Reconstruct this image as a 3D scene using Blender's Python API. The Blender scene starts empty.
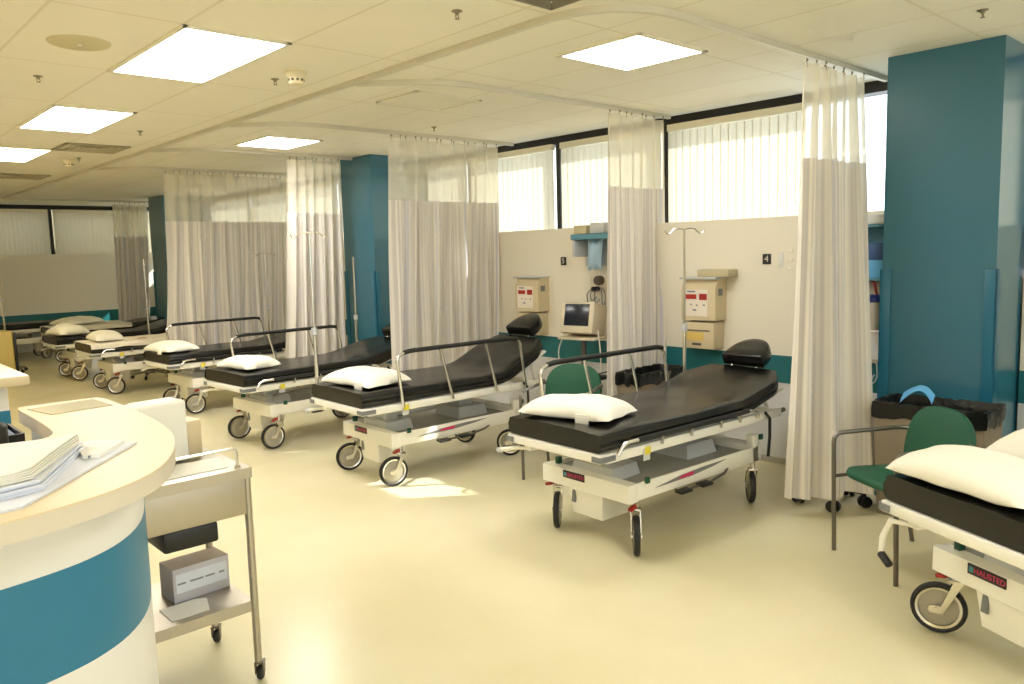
import bpy, bmesh, math, random
from mathutils import Vector, Matrix, noise
random.seed(4)
PI=math.pi
scene=bpy.context.scene
COL=scene.collection
CEIL=2.97
K=1.15   # floor-standing furniture is modelled at 1/K and scaled up once at the end

# ------------------------------------------------------------------ materials
def s2l(c):
    return tuple(((v/255)/12.92 if v/255<=0.04045 else ((v/255+0.055)/1.055)**2.4) for v in c)
MATS={}
def mat(name,rgb,rough=.5,metal=0,spec=.5,coat=0,coatr=.1,bump=0,bscale=40,var=0,vscale=6,trans=0):
    if name in MATS: return MATS[name]
    m=bpy.data.materials.new(name); m.use_nodes=True
    nt=m.node_tree; b=nt.nodes['Principled BSDF']
    c=s2l(rgb)+(1,)
    b.inputs['Base Color'].default_value=c
    b.inputs['Roughness'].default_value=rough
    b.inputs['Metallic'].default_value=metal
    b.inputs['Specular IOR Level'].default_value=spec
    b.inputs['Coat Weight'].default_value=coat
    b.inputs['Coat Roughness'].default_value=coatr
    if trans: b.inputs['Transmission Weight'].default_value=trans
    tc=None
    if var or bump:
        tc=nt.nodes.new('ShaderNodeTexCoord')
    if var:
        n=nt.nodes.new('ShaderNodeTexNoise'); n.inputs['Scale'].default_value=vscale; n.inputs['Detail'].default_value=4
        nt.links.new(tc.outputs['Object'],n.inputs['Vector'])
        mr=nt.nodes.new('ShaderNodeMapRange'); mr.inputs['To Min'].default_value=1-var; mr.inputs['To Max'].default_value=1+var
        nt.links.new(n.outputs['Fac'],mr.inputs['Value'])
        mx=nt.nodes.new('ShaderNodeVectorMath'); mx.operation='SCALE'; mx.inputs[0].default_value=c[:3]
        nt.links.new(mr.outputs['Result'],mx.inputs['Scale'])
        nt.links.new(mx.outputs['Vector'],b.inputs['Base Color'])
    if bump:
        n=nt.nodes.new('ShaderNodeTexNoise'); n.inputs['Scale'].default_value=bscale; n.inputs['Detail'].default_value=3
        nt.links.new(tc.outputs['Object'],n.inputs['Vector'])
        bp=nt.nodes.new('ShaderNodeBump'); bp.inputs['Strength'].default_value=bump; bp.inputs['Distance'].default_value=.01
        nt.links.new(n.outputs['Fac'],bp.inputs['Height']); nt.links.new(bp.outputs['Normal'],b.inputs['Normal'])
    MATS[name]=m
    return m
def emit(name,rgb,strength):
    m=bpy.data.materials.new(name); m.use_nodes=True; nt=m.node_tree; nt.nodes.clear()
    e=nt.nodes.new('ShaderNodeEmission'); o=nt.nodes.new('ShaderNodeOutputMaterial')
    e.inputs['Color'].default_value=tuple(rgb)+(1,); e.inputs['Strength'].default_value=strength
    nt.links.new(e.outputs[0],o.inputs[0]); MATS[name]=m; return m

M_white=mat('painted_white_metal',(236,233,224),.35)
M_cream=mat('cream_laminate',(220,202,166),.42,var=.02,vscale=60)
M_counter_edge=mat('counter_edge',(214,204,188),.45)
M_panelwhite=mat('white_panel',(228,226,224),.4)
M_teal=mat('teal_laminate',(36,116,152),.4)
M_wallcream=mat('cream_wallcovering',(236,229,214),.6,bump=.05,bscale=120)
M_wallgrey=mat('pale_lower_wallcovering',(214,214,216),.6)
M_walltan=mat('room_wall_paint',(214,196,150),.7)
M_stripe=mat('teal_wall_stripe',(30,108,116),.45)
M_pillar=mat('teal_pillar_paint',(44,106,130),.35,coat=.7,coatr=.2,bump=.04,bscale=60)
M_guard=mat('teal_corner_guard',(28,102,132),.3)
M_base=mat('grey_cove_base',(176,172,158),.45)
M_black=mat('black_window_frame',(22,20,18),.4)
M_vinyl=mat('black_vinyl',(9,8,7),.27,spec=.5,bump=.14,bscale=9)
M_piping=mat('black_piping',(16,16,15),.4)
M_blackrub=mat('black_rubber',(24,24,24),.55)
M_blackplastic=mat('black_plastic',(20,20,21),.4)
M_chrome=mat('chrome',(222,218,212),.26,metal=1)
M_steel=mat('brushed_stainless_steel',(190,182,168),.42,metal=1,var=.04,vscale=30)
M_greymetal=mat('grey_metal',(118,112,104),.38,metal=.8)
M_greyplastic=mat('grey_plastic',(120,122,124),.5)
M_basegrey=mat('grey_base_cover',(150,150,146),.45)
M_lightgrey=mat('light_grey_plastic',(196,198,202),.45)
M_hub=mat('wheel_hub_plastic',(172,166,150),.35)
M_red=mat('red_brake_plastic',(150,26,20),.4)
M_green=mat('green_corner_plastic',(12,70,52),.45)
M_yellow=mat('yellow_tag_paper',(222,206,60),.6)
M_pillow=mat('white_pillow_cover',(240,236,224),.8,bump=.15,bscale=14)
M_sheet=mat('white_bed_sheet',(232,226,214),.85,bump=.15,bscale=12)
M_chairgreen=mat('green_upholstery',(16,82,58),.6,bump=.05,bscale=200)
M_bin=mat('taupe_bin_plastic',(136,122,104),.55)
M_liner=mat('black_bin_liner',(12,12,13),.28,bump=.5,bscale=30)
M_blue=mat('blue_paper',(96,170,222),.6)
M_shelfblue=mat('blue_shelf_plastic',(96,150,172),.5)
M_paper=mat('white_paper',(238,236,228),.7)
M_paperb=mat('bluish_white_paper',(222,226,238),.7)
M_beige=mat('beige_plastic',(212,196,162),.5)
M_beiged=mat('darker_beige_plastic',(196,184,150),.5)  # slightly darker beige for the carton and the folded bundle
M_labelred=mat('red_label',(168,40,32),.6)
M_labelwhite=mat('white_label',(236,226,214),.6)
M_yelwin=mat('yellow_plastic_window',(226,196,110),.5)
M_screen=mat('dark_screen',(36,40,52),.2)
M_monitor=mat('monitor_case',(220,208,184),.5)
M_sign=mat('dark_sign_plate',(40,38,36),.5)
M_signtxt=mat('sign_lettering',(236,232,220),.6)
M_badge=mat('black_badge',(24,24,30),.4)
M_pink=mat('pink_lettering',(206,40,96),.5)
M_tealsm=mat('teal_badge_mark',(70,140,150),.5)
M_track=mat('aluminium_track',(214,208,192),.42,metal=.1)
M_hook=mat('hook_metal',(150,140,120),.4,metal=.6)
M_bluepl=mat('dark_blue_lid',(36,48,120),.4)
M_redtube=mat('red_tubing',(130,26,24),.4)
M_canister=mat('clear_canister',(206,196,180),.3)
M_bluebag=mat('pale_blue_bag',(170,200,226),.4,bump=.4,bscale=25)
M_tan=mat('tan_cart_panel',(196,176,110),.5)
M_fixture=mat('white_fixture_frame',(236,230,212),.5)
M_spk=mat('speaker_grille',(206,196,160),.7)
M_vent=mat('vent_metal',(170,160,134),.5)
M_smoke=mat('smoke_detector_plastic',(226,214,180),.5)
M_glass=mat('desk_cover_sheet',(216,208,180),.15)
M_glovebox=mat('glove_carton',(196,192,200),.55)
M_glovetop=mat('glove_carton_top',(150,132,110),.6)
M_print=mat('grey_print',(130,132,144),.7)
M_lamp=emit('lit_diffuser',(1.0,.97,.90),17.5)
M_lampw=emit('warm_lit_diffuser',(1.0,.84,.50),10.0)
M_gauge=mat('dark_gauge',(90,80,70),.4)

def floor_mat():
    m=bpy.data.materials.new('cream_vinyl_floor'); m.use_nodes=True; nt=m.node_tree; b=nt.nodes['Principled BSDF']
    tc=nt.nodes.new('ShaderNodeTexCoord')
    n1=nt.nodes.new('ShaderNodeTexNoise'); n1.inputs['Scale'].default_value=1.1; n1.inputs['Detail'].default_value=5
    n2=nt.nodes.new('ShaderNodeTexNoise'); n2.inputs['Scale'].default_value=90; n2.inputs['Detail'].default_value=2
    nt.links.new(tc.outputs['Object'],n1.inputs['Vector']); nt.links.new(tc.outputs['Object'],n2.inputs['Vector'])
    r=nt.nodes.new('ShaderNodeValToRGB'); r.color_ramp.elements[0].position=.3; r.color_ramp.elements[1].position=.75
    r.color_ramp.elements[0].color=s2l((221,211,172))+(1,); r.color_ramp.elements[1].color=s2l((231,223,190))+(1,)
    nt.links.new(n1.outputs['Fac'],r.inputs['Fac'])
    mx=nt.nodes.new('ShaderNodeMixRGB'); mx.blend_type='MULTIPLY'; mx.inputs['Fac'].default_value=.08
    nt.links.new(r.outputs['Color'],mx.inputs[1]); nt.links.new(n2.outputs['Fac'],mx.inputs[2])
    nt.links.new(mx.outputs[0],b.inputs['Base Color'])
    b.inputs['Roughness'].default_value=.22; b.inputs['Specular IOR Level'].default_value=.42
    mr=nt.nodes.new('ShaderNodeMapRange'); mr.inputs['To Min'].default_value=.16; mr.inputs['To Max'].default_value=.30
    nt.links.new(n1.outputs['Fac'],mr.inputs['Value']); nt.links.new(mr.outputs['Result'],b.inputs['Roughness'])
    bp=nt.nodes.new('ShaderNodeBump'); bp.inputs['Strength'].default_value=.04; bp.inputs['Distance'].default_value=.01
    n3=nt.nodes.new('ShaderNodeTexNoise'); n3.inputs['Scale'].default_value=5
    nt.links.new(tc.outputs['Object'],n3.inputs['Vector']); nt.links.new(n3.outputs['Fac'],bp.inputs['Height'])
    nt.links.new(bp.outputs['Normal'],b.inputs['Normal'])
    return m
def ceil_mat():
    m=bpy.data.materials.new('ceiling_tiles'); m.use_nodes=True; nt=m.node_tree; b=nt.nodes['Principled BSDF']
    tc=nt.nodes.new('ShaderNodeTexCoord'); sp=nt.nodes.new('ShaderNodeSeparateXYZ'); nt.links.new(tc.outputs['Object'],sp.inputs[0])
    def line(out,off,per,w):
        a=nt.nodes.new('ShaderNodeMath'); a.operation='ADD'; a.inputs[1].default_value=-off+per*50; nt.links.new(out,a.inputs[0])
        d=nt.nodes.new('ShaderNodeMath'); d.operation='DIVIDE'; d.inputs[1].default_value=per; nt.links.new(a.outputs[0],d.inputs[0])
        f=nt.nodes.new('ShaderNodeMath'); f.operation='FRACT'; nt.links.new(d.outputs[0],f.inputs[0])
        l=nt.nodes.new('ShaderNodeMath'); l.operation='LESS_THAN'; l.inputs[1].default_value=w/per; nt.links.new(f.outputs[0],l.inputs[0])
        return l.outputs[0]
    x=line(sp.outputs['X'],1.635,.61,.018); y=line(sp.outputs['Y'],4.20,1.27,.018)
    mxm=nt.nodes.new('ShaderNodeMath'); mxm.operation='MAXIMUM'; nt.links.new(x,mxm.inputs[0]); nt.links.new(y,mxm.inputs[1])
    c=nt.nodes.new('ShaderNodeMixRGB'); c.inputs[1].default_value=s2l((240,235,222))+(1,); c.inputs[2].default_value=s2l((226,219,200))+(1,)
    nt.links.new(mxm.outputs[0],c.inputs['Fac'])
    n=nt.nodes.new('ShaderNodeTexNoise'); n.inputs['Scale'].default_value=1.6; n.inputs['Detail'].default_value=3; nt.links.new(tc.outputs['Object'],n.inputs['Vector'])
    mr=nt.nodes.new('ShaderNodeMapRange'); mr.inputs['To Min'].default_value=.95; mr.inputs['To Max'].default_value=1.04; nt.links.new(n.outputs['Fac'],mr.inputs['Value'])
    vm=nt.nodes.new('ShaderNodeVectorMath'); vm.operation='SCALE'; nt.links.new(c.outputs[0],vm.inputs[0]); nt.links.new(mr.outputs['Result'],vm.inputs['Scale'])
    nt.links.new(vm.outputs[0],b.inputs['Base Color']); b.inputs['Roughness'].default_value=.85
    bp=nt.nodes.new('ShaderNodeBump'); bp.inputs['Strength'].default_value=.25; bp.inputs['Distance'].default_value=.006; bp.invert=True
    nt.links.new(mxm.outputs[0],bp.inputs['Height']); nt.links.new(bp.outputs['Normal'],b.inputs['Normal'])
    return m
def fabric_mat():
    m=bpy.data.materials.new('striped_curtain_fabric'); m.use_nodes=True; nt=m.node_tree; nt.nodes.clear()
    o=nt.nodes.new('ShaderNodeOutputMaterial')
    uv=nt.nodes.new('ShaderNodeUVMap'); uv.uv_map='cloth'
    sp=nt.nodes.new('ShaderNodeSeparateXYZ'); nt.links.new(uv.outputs[0],sp.inputs[0])
    cb=nt.nodes.new('ShaderNodeCombineXYZ'); nt.links.new(sp.outputs['X'],cb.inputs['X'])
    n=nt.nodes.new('ShaderNodeTexNoise'); n.inputs['Scale'].default_value=9; n.inputs['Detail'].default_value=3; n.inputs['Roughness'].default_value=.7
    nt.links.new(cb.outputs[0],n.inputs['Vector'])
    r=nt.nodes.new('ShaderNodeValToRGB'); e=r.color_ramp.elements
    e[0].position=.30; e[0].color=s2l((186,184,198))+(1,); e[1].position=.72; e[1].color=s2l((246,240,230))+(1,)
    for p,cc in ((.40,(220,217,224)),(.46,(242,236,226)),(.53,(208,202,200)),(.58,(242,236,226)),(.64,(222,216,214))):
        x=e.new(p); x.color=s2l(cc)+(1,)
    nt.links.new(n.outputs['Fac'],r.inputs['Fac'])
    d=nt.nodes.new('ShaderNodeBsdfDiffuse'); t=nt.nodes.new('ShaderNodeBsdfTranslucent')
    nt.links.new(r.outputs[0],d.inputs['Color']); nt.links.new(r.outputs[0],t.inputs['Color'])
    mx=nt.nodes.new('ShaderNodeMixShader'); mx.inputs[0].default_value=.22
    nt.links.new(d.outputs[0],mx.inputs[1]); nt.links.new(t.outputs[0],mx.inputs[2]); nt.links.new(mx.outputs[0],o.inputs[0])
    return m
def translucent(name,rgb,tl,tp):
    m=bpy.data.materials.new(name); m.use_nodes=True; nt=m.node_tree; nt.nodes.clear()
    o=nt.nodes.new('ShaderNodeOutputMaterial'); c=s2l(rgb)+(1,)
    d=nt.nodes.new('ShaderNodeBsdfDiffuse'); t=nt.nodes.new('ShaderNodeBsdfTranslucent'); p=nt.nodes.new('ShaderNodeBsdfTransparent')
    d.inputs['Color'].default_value=c; t.inputs['Color'].default_value=c
    mx=nt.nodes.new('ShaderNodeMixShader'); mx.inputs[0].default_value=tl
    nt.links.new(d.outputs[0],mx.inputs[1]); nt.links.new(t.outputs[0],mx.inputs[2])
    out=mx
    if tp:
        m2=nt.nodes.new('ShaderNodeMixShader'); m2.inputs[0].default_value=tp
        nt.links.new(mx.outputs[0],m2.inputs[1]); nt.links.new(p.outputs[0],m2.inputs[2]); out=m2
    nt.links.new(out.outputs[0],o.inputs[0]); return m
M_floor=floor_mat(); M_ceil=ceil_mat(); M_fabric=fabric_mat()
M_net=translucent('curtain_net',(246,240,224),.4,.36)
M_slat=translucent('blind_slat_vinyl',(226,220,202),.42,0)
def pane_mat():
    m=bpy.data.materials.new('window_glass'); m.use_nodes=True; nt=m.node_tree; nt.nodes.clear()
    o=nt.nodes.new('ShaderNodeOutputMaterial'); p=nt.nodes.new('ShaderNodeBsdfTransparent'); g=nt.nodes.new('ShaderNodeBsdfGlossy')
    g.inputs['Roughness'].default_value=.02; p.inputs['Color'].default_value=(.93,.96,.95,1)
    mx=nt.nodes.new('ShaderNodeMixShader'); mx.inputs[0].default_value=.06
    nt.links.new(p.outputs[0],mx.inputs[1]); nt.links.new(g.outputs[0],mx.inputs[2]); nt.links.new(mx.outputs[0],o.inputs[0]); return m
M_pane=pane_mat()

# ------------------------------------------------------------------ mesh builder
class MB:
    def __init__(s): s.bm=bmesh.new()
    def box(s,c,d,rot=None,bev=0,seg=2):
        r=bmesh.ops.create_cube(s.bm,size=1)
        vs=r['verts']
        for v in vs: v.co=Vector((v.co.x*d[0],v.co.y*d[1],v.co.z*d[2]))
        if bev:
            es=list({e for v in vs for e in v.link_edges})
            rr=bmesh.ops.bevel(s.bm,geom=es,offset=bev,segments=seg,profile=.5,affect='EDGES')
            vs=list({v for f in rr['faces'] for v in f.verts}|{v for v in vs if v.is_valid})
        m=Matrix.Translation(c)@(rot.to_4x4() if rot else Matrix())
        for v in vs: v.co=m@v.co
        return s
    def bb(s,x0,x1,y0,y1,z0,z1,bev=0,seg=2):
        return s.box(((x0+x1)/2,(y0+y1)/2,(z0+z1)/2),(abs(x1-x0),abs(y1-y0),abs(z1-z0)),None,bev,seg)
    def tube(s,pts,r,seg=8,closed=False,caps=True):
        pts=[Vector(p) for p in pts]; n=len(pts); rings=[]
        up=None
        for i,p in enumerate(pts):
            a=pts[i-1] if (i>0 or closed) else p; b=pts[(i+1)%n] if (i<n-1 or closed) else p
            t=(b-a).normalized()
            if up is None:
                up=Vector((0,0,1)) if abs(t.z)<.9 else Vector((1,0,0))
            x=t.cross(up)
            if x.length<1e-4: x=t.cross(Vector((.3,.9,.1)))
            x.normalize(); y=x.cross(t).normalized(); up=y
            rr=r[i] if isinstance(r,(list,tuple)) else r
            rings.append([s.bm.verts.new(p+x*math.cos(2*PI*k/seg)*rr+y*math.sin(2*PI*k/seg)*rr) for k in range(seg)])
        m=n if closed else n-1
        for i in range(m):
            A=rings[i];B=rings[(i+1)%n]
            for k in range(seg):
                s.bm.faces.new((A[k],A[(k+1)%seg],B[(k+1)%seg],B[k]))
        if caps and not closed:
            s.bm.faces.new(rings[0][::-1]); s.bm.faces.new(rings[-1])
        return s
    def lathe(s,prof,mtx=None,seg=20):
        mtx=mtx or Matrix(); rings=[]
        for r,z in prof:
            if r<1e-6: rings.append([s.bm.verts.new(mtx@Vector((0,0,z)))])
            else: rings.append([s.bm.verts.new(mtx@Vector((r*math.cos(2*PI*k/seg),r*math.sin(2*PI*k/seg),z))) for k in range(seg)])
        for A,B in zip(rings,rings[1:]):
            for k in range(seg):
                k2=(k+1)%seg
                if len(A)==1 and len(B)==1: continue
                if len(A)==1: s.bm.faces.new((A[0],B[k2],B[k]))
                elif len(B)==1: s.bm.faces.new((A[k],A[k2],B[0]))
                else: s.bm.faces.new((A[k],A[k2],B[k2],B[k]))
        return s
    def prism(s,poly,z0,z1,mtx=None,taper=1.0):
        mtx=mtx or Matrix()
        cx=sum(p[0] for p in poly)/len(poly); cy=sum(p[1] for p in poly)/len(poly)
        a=[s.bm.verts.new(mtx@Vector((cx+(p[0]-cx)*taper,cy+(p[1]-cy)*taper,z0))) for p in poly]
        b=[s.bm.verts.new(mtx@Vector((p[0],p[1],z1))) for p in poly]
        n=len(poly)
        for i in range(n): s.bm.faces.new((a[i],a[(i+1)%n],b[(i+1)%n],b[i]))
        s.bm.faces.new(a[::-1]); s.bm.faces.new(b)
        return s
    def grid(s,fn,nu,nv,wrapu=False):
        V=[[s.bm.verts.new(fn(i/nu,j/nv)) for j in range(nv+1)] for i in range(nu if wrapu else nu+1)]
        for i in range(nu):
            for j in range(nv):
                A=V[i]; B=V[(i+1)%len(V)]
                s.bm.faces.new((A[j],B[j],B[j+1],A[j+1]))
        return V
    def mesh(s,name,m,angle=35):
        bmesh.ops.remove_doubles(s.bm,verts=s.bm.verts,dist=1e-6)
        bmesh.ops.recalc_face_normals(s.bm,faces=s.bm.faces)
        me=bpy.data.meshes.new(name); s.bm.to_mesh(me); s.bm.free()
        me.materials.append(m)
        for p in me.polygons: p.use_smooth=True
        me.set_sharp_from_angle(angle=math.radians(angle))
        return me
    def build(s,name,m,parent=None,label=None,angle=35):
        return link(name,s.mesh(name,m,angle),parent,label)
def link(name,me,parent=None,label=None):
    o=bpy.data.objects.new(name,me); COL.objects.link(o)
    if parent: o.parent=parent
    if label: o['label']=label
    return o
def tag(o,label,cat,group=None,kind=None):
    o['label']=label; o['category']=cat
    if group: o['group']=group
    if kind: o['kind']=kind
    return o
def thing(name,label,cat,loc=(0,0,0),rz=0,group=None):
    o=bpy.data.objects.new(name,None); COL.objects.link(o); o.empty_display_size=.1
    o.location=loc; o.rotation_euler=(0,0,rz); return tag(o,label,cat,group)
def dup(o,parent=None):
    c=o.copy(); COL.objects.link(c)
    if parent: c.parent=parent
    for ch in list(o.children): dup(ch,c)
    return c
def arc(c,r,a0,a1,n,plane='xy',k=0):
    out=[]
    for i in range(n+1):
        a=math.radians(a0+(a1-a0)*i/n); u,v=r*math.cos(a),r*math.sin(a)
        out.append(Vector((c[0]+u,c[1]+v,c[2])) if plane=='xy' else (Vector((c[0]+u,c[1],c[2]+v)) if plane=='xz' else Vector((c[0],c[1]+u,c[2]+v))))
    return out
def fillet(pts,r,n=5):
    pts=[Vector(p) for p in pts]; out=[pts[0]]
    for a,b,c in zip(pts,pts[1:],pts[2:]):
        d1=(a-b); d2=(c-b); k=min(r,d1.length*.49,d2.length*.49)
        p=b+d1.normalized()*k; q=b+d2.normalized()*k
        for i in range(n+1):
            t=i/n; out.append(p*(1-t)**2+b*2*t*(1-t)+q*t*t)
    out.append(pts[-1]); return out
TXT={}
def text(s,size,mtx,m,parent,name='lettering',ext=.0006,label=None):
    cu=bpy.data.curves.new(name,'FONT'); cu.body=s; cu.size=size; cu.align_x='CENTER'; cu.align_y='CENTER'; cu.extrude=ext
    key=('text',s,size)
    if key not in TXT:
        tmp=bpy.data.objects.new('tmp',cu); COL.objects.link(tmp)
        dg=bpy.context.evaluated_depsgraph_get(); dg.update()
        me=bpy.data.meshes.new_from_object(tmp.evaluated_get(dg)); me.name=name
        bpy.data.objects.remove(tmp); me.materials.clear(); me.materials.append(m); TXT[key]=me
    o=link(name,TXT[key],parent); o.matrix_local=mtx
    return o
def frame_m(loc,xdir,ydir):
    x=Vector(xdir).normalized(); y=Vector(ydir); z=x.cross(y).normalized(); y=z.cross(x)
    m=Matrix((x,y,z)).transposed().to_4x4(); m.translation=loc; return m
def struct(o,label,cat): return tag(o,label,cat,kind='structure')

# ------------------------------------------------------------------ setting
Y0,Y1=-3.5,18.4; X0,XW=-5.0,6.25; XP=5.05; XPW=XP*K
struct(MB().bb(X0,XW+.2,Y0,Y1+.1,-.1,0).build('floor',M_floor),'polished cream vinyl floor of the ward','floor')
struct(MB().bb(X0,XW+.2,Y0,Y1+.1,CEIL,CEIL+.1).build('ceiling',M_ceil),'cream suspended tile ceiling over the ward','ceiling')
struct(MB().bb(X0-.1,X0,Y0,Y1+.1,0,CEIL).build('wall_left',M_walltan),'plain tan wall on the nurse station side','wall')
struct(MB().bb(X0-.1,XW+.2,Y0-.1,Y0,0,1.0).build('wall_back',M_walltan),'low tan wall under the added windows behind the viewer','wall')
# outer walls below the glazing
struct(MB().bb(XW,XW+.12,Y0,Y1,0,1.5).build('wall_right',M_walltan),'low outer wall under the side windows','wall')
struct(MB().bb(X0,XW+.12,Y1,Y1+.12,0,1.5).build('wall_far',M_walltan),'low outer wall under the end windows','wall')
def run_windows(axis,fixed,ticks,label,name):
    zs=1.0 if name=='6' else 1.55
    f=MB(); g=MB()
    def b(u0,u1,d0,d1,z0,z1,mb=f):
        if axis=='y': mb.bb(fixed+d0,fixed+d1,u0,u1,z0,z1)
        else: mb.bb(u0,u1,fixed+d0,fixed+d1,z0,z1)
    a,c=ticks[0],ticks[-1]
    b(a,c,-.06,.1,CEIL-.085,CEIL); b(a,c,0,.1,zs-.05,zs)
    for t in ticks: b(t-.03,t+.03,-.12 if name!='6' else -.06,.1,zs,CEIL-.085)
    o=f.build('window_'+name,M_black)
    b(a,c,.04,.046,zs,CEIL-.085,g); g.build('pane',M_pane,o)
    struct(o,label,'window'); return o
runs=[('y',XW,[-3.4,-1.95,-.5,1.0,1.5],'black framed window run beside the nearest teal pillar','1'),
      ('y',XW,[2.26,4.49,5.87,7.33,8.15],'black framed window run between the two nearer teal pillars','2'),
      ('y',XW,[8.87,10.3,11.75,13.2,15.0],'black framed window run behind the middle bays','3'),
      ('y',XW,[15.78,17.2,18.4],'black framed window run in the far corner','4'),
      ('x',Y0-.1,[-5.0,-3.0,-1.0,1.0,3.0,5.0,6.25],'large unseen windows added behind the viewer for fill daylight','6'),  # unseen glazing added so daylight fills the near end of the ward
      ('x',Y1,[-5.0,-3.05,-1.6,-.15,1.28,2.72,4.15,5.6,6.25],'black framed window run along the end wall','5')]
for r in runs: run_windows(*r)
# bed-head panels
def headwall(axis,x,u0,u1,ztop,n,label,s0=.665,s1=.885):
    def bx(d0,d1,z0,z1):
        mb=MB()
        return mb.bb(x+d0,x+d1,u0,u1,z0,z1) if axis=='y' else mb.bb(u0,u1,x+d0,x+d1,z0,z1)
    o=bx(0,.08,s1,ztop).build('trim_'+n,M_wallcream); struct(o,label,'wall panel')
    bx(-.004,.08,s0,s1).build('stripe',M_stripe,o,'teal band')
    bx(0,.08,.05,s0).build('lower_panel',M_wallgrey,o,'pale grey lower panel')
    bx(-.008,.08,0,.05).build('cove_base',M_base,o,'grey base strip')
headwall('y',XPW,2.25,8.16,1.985,'1','cream head panel with teal band behind the near beds')
headwall('y',XPW,8.87,15.0,1.985,'2','cream head panel with teal band in the middle bays')
headwall('y',6.02,-3.4,1.54,1.85,'3','cream head panel with teal band beside the nearest pillar')
headwall('x',18.0,-4.0,6.2,1.97,'4','long cream head panel with teal band across the far end',.56,.79)
# pillars
def pillar(x0,y0,y1,label):
    o=MB().bb(x0,XW+.1,y0,y1,0,CEIL).build('pillar',M_pillar); struct(o,label,'pillar')
    for yy in (y0,y1):
        s=-1 if yy==y0 else 1
        g=MB(); g.bb(x0-.012,x0+.06,yy+s*.0,yy+s*.012,0,1.58,.003); g.bb(x0-.012,x0,yy-s*.06,yy+s*.012,0,1.58,.003)
        g.build('corner_guard',M_guard,o)
pillar(5.5,1.555,2.24,'teal square pillar beside the nearest green chair')
pillar(5.3,8.17,8.86,'teal square pillar beside the third bed')
pillar(5.25,15.02,15.76,'teal square pillar at the far end of the ward')

# vertical blinds
def blind(axis,fixed,u0,u1,label,skip=None,ang=2,zb=1.72,narrow=None):
    t=thing('vertical_blind',label,'blind',group='white vertical blinds at the windows')
    def W(u,d,z): return Vector((fixed+d,u,z)) if axis=='y' else Vector((u,fixed+d,z))
    h=MB()
    if axis=='y': h.bb(fixed-.03,fixed+.03,u0,u1,CEIL-.15,CEIL-.09,.004)
    else: h.bb(u0,u1,fixed-.03,fixed+.03,CEIL-.15,CEIL-.09,.004)
    h.build('headrail',M_fixture,t)
    s=MB(); w=.089; a0=math.radians(ang); n=max(1,round((u1-u0)/.079)); sp_=(u1-u0)/n
    for k in range(n):
        u=u0+sp_*(k+.5)
        if not(skip and skip[0]<u<skip[1]):
            a=a0+random.uniform(-.06,.06)
            if narrow and narrow[0]<u<narrow[1]: a=math.radians(-32)
            def fn(i,j):
                q=(i-.5)*w; cur=.006*math.cos(PI*(i-.5))
                return W(u+q*math.cos(a)-cur*math.sin(a),q*math.sin(a)+cur*math.cos(a),zb+(CEIL-.152-zb)*j)
            s.grid(fn,4,1)
    s.build('slats',M_slat,t)
    return t
bd=XW-.14
blind('y',bd,-3.4,-.5,'long vertical blind behind the viewer on the window side')
blind('y',bd,-.5,1.0,'vertical blind in the bay nearer than the first teal pillar')
blind('y',bd,1.01,1.50,'narrow vertical blind tucked beside the near side of the first pillar')
blind('y',bd,2.29,2.46,'narrow vertical blind strip right of the nearest curtain',narrow=(2.30,2.6))
blind('y',bd,3.12,4.44,'bright vertical blind left of the nearest curtain, above the plate marked 4')
blind('y',bd,4.53,5.80,'vertical blind immediately right of the bare black mullion')
blind('y',bd,5.92,7.28,'vertical blind immediately left of the bare black mullion')
blind('y',bd,7.36,8.12,'vertical blind seen through the net of the widest striped curtain')
blind('y',bd,8.92,10.27,'vertical blind hidden mostly by the curtain beside the second pillar')
blind('y',bd,10.33,11.72,'vertical blind seen through net left of the second pillar curtain')
blind('y',bd,11.78,13.17,'vertical blind seen above the wide middle-bay curtain')
blind('y',bd,13.23,14.95,'vertical blind nearest the far teal pillar')
blind('y',bd,15.77,18.2,'vertical blind in the far corner beyond the last pillar')
blind('x',Y1-.14,5.60,6.05,'narrow end wall vertical blind in the far corner')
blind('x',Y1-.14,-1.5,1.28,'wide end wall vertical blind hidden by the view edge')
blind('x',Y1-.14,-4.9,-1.6,'end wall vertical blind at the far left')
blind('x',Y1-.14,4.20,5.57,'end wall vertical blind behind the far corner curtain')
blind('x',Y1-.14,2.78,4.10,'end wall vertical blind left of the far black mullion')
blind('x',Y1-.14,1.34,2.66,'end wall vertical blind cut by the left edge of the view')
struct(MB().bb(X0-2,XW+3,Y1+.9,Y1+1.2,-.1,3.06).build('wall_added_shade',mat('shade_wall_surface',(150,140,112),.8)),'outside wall added to shade the end windows and dim their blinds','wall')  # added wall that blocks sky light so the end blinds stay dim

# ------------------------------------------------------------------ ceiling items
def ceiling_light(x0,x1,y0,y1,label,lamp=None):
    t=thing('ceiling_light',label,'light',((x0+x1)/2,(y0+y1)/2,CEIL),group='recessed fluorescent ceiling lights')
    w,d=(x1-x0)/2,(y1-y0)/2
    f=MB()
    for s in (-1,1):
        f.bb(s*w-.02*s,s*w+.008*s,-d-.008,d+.008,-.012,.0); f.bb(-w,w,s*d-.02*s,s*d+.008*s,-.012,0)
    f.build('frame',M_fixture,t)
    p=MB()
    rr=fillet([(-w+.02,-d+.02,0),(w-.02,-d+.02,0),(w-.02,d-.02,0),(-w+.02,d-.02,0),(-w+.02,-d+.02,0)],.03)
    p.bb(-w+.02,w-.02,-d+.02,d-.02,-.010,-.002); p.build('diffuser',lamp or M_lamp,t,'glowing white diffuser')
ceiling_light(1.645,2.245,4.22,5.47,'largest lit ceiling panel, left of the white smoke detector')
ceiling_light(1.645,2.245,6.86,8.11,'second lit long ceiling panel, over the nurse station side')
ceiling_light(1.645,2.245,9.50,10.75,'third lit long ceiling panel at the left edge',M_lampw)
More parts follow.
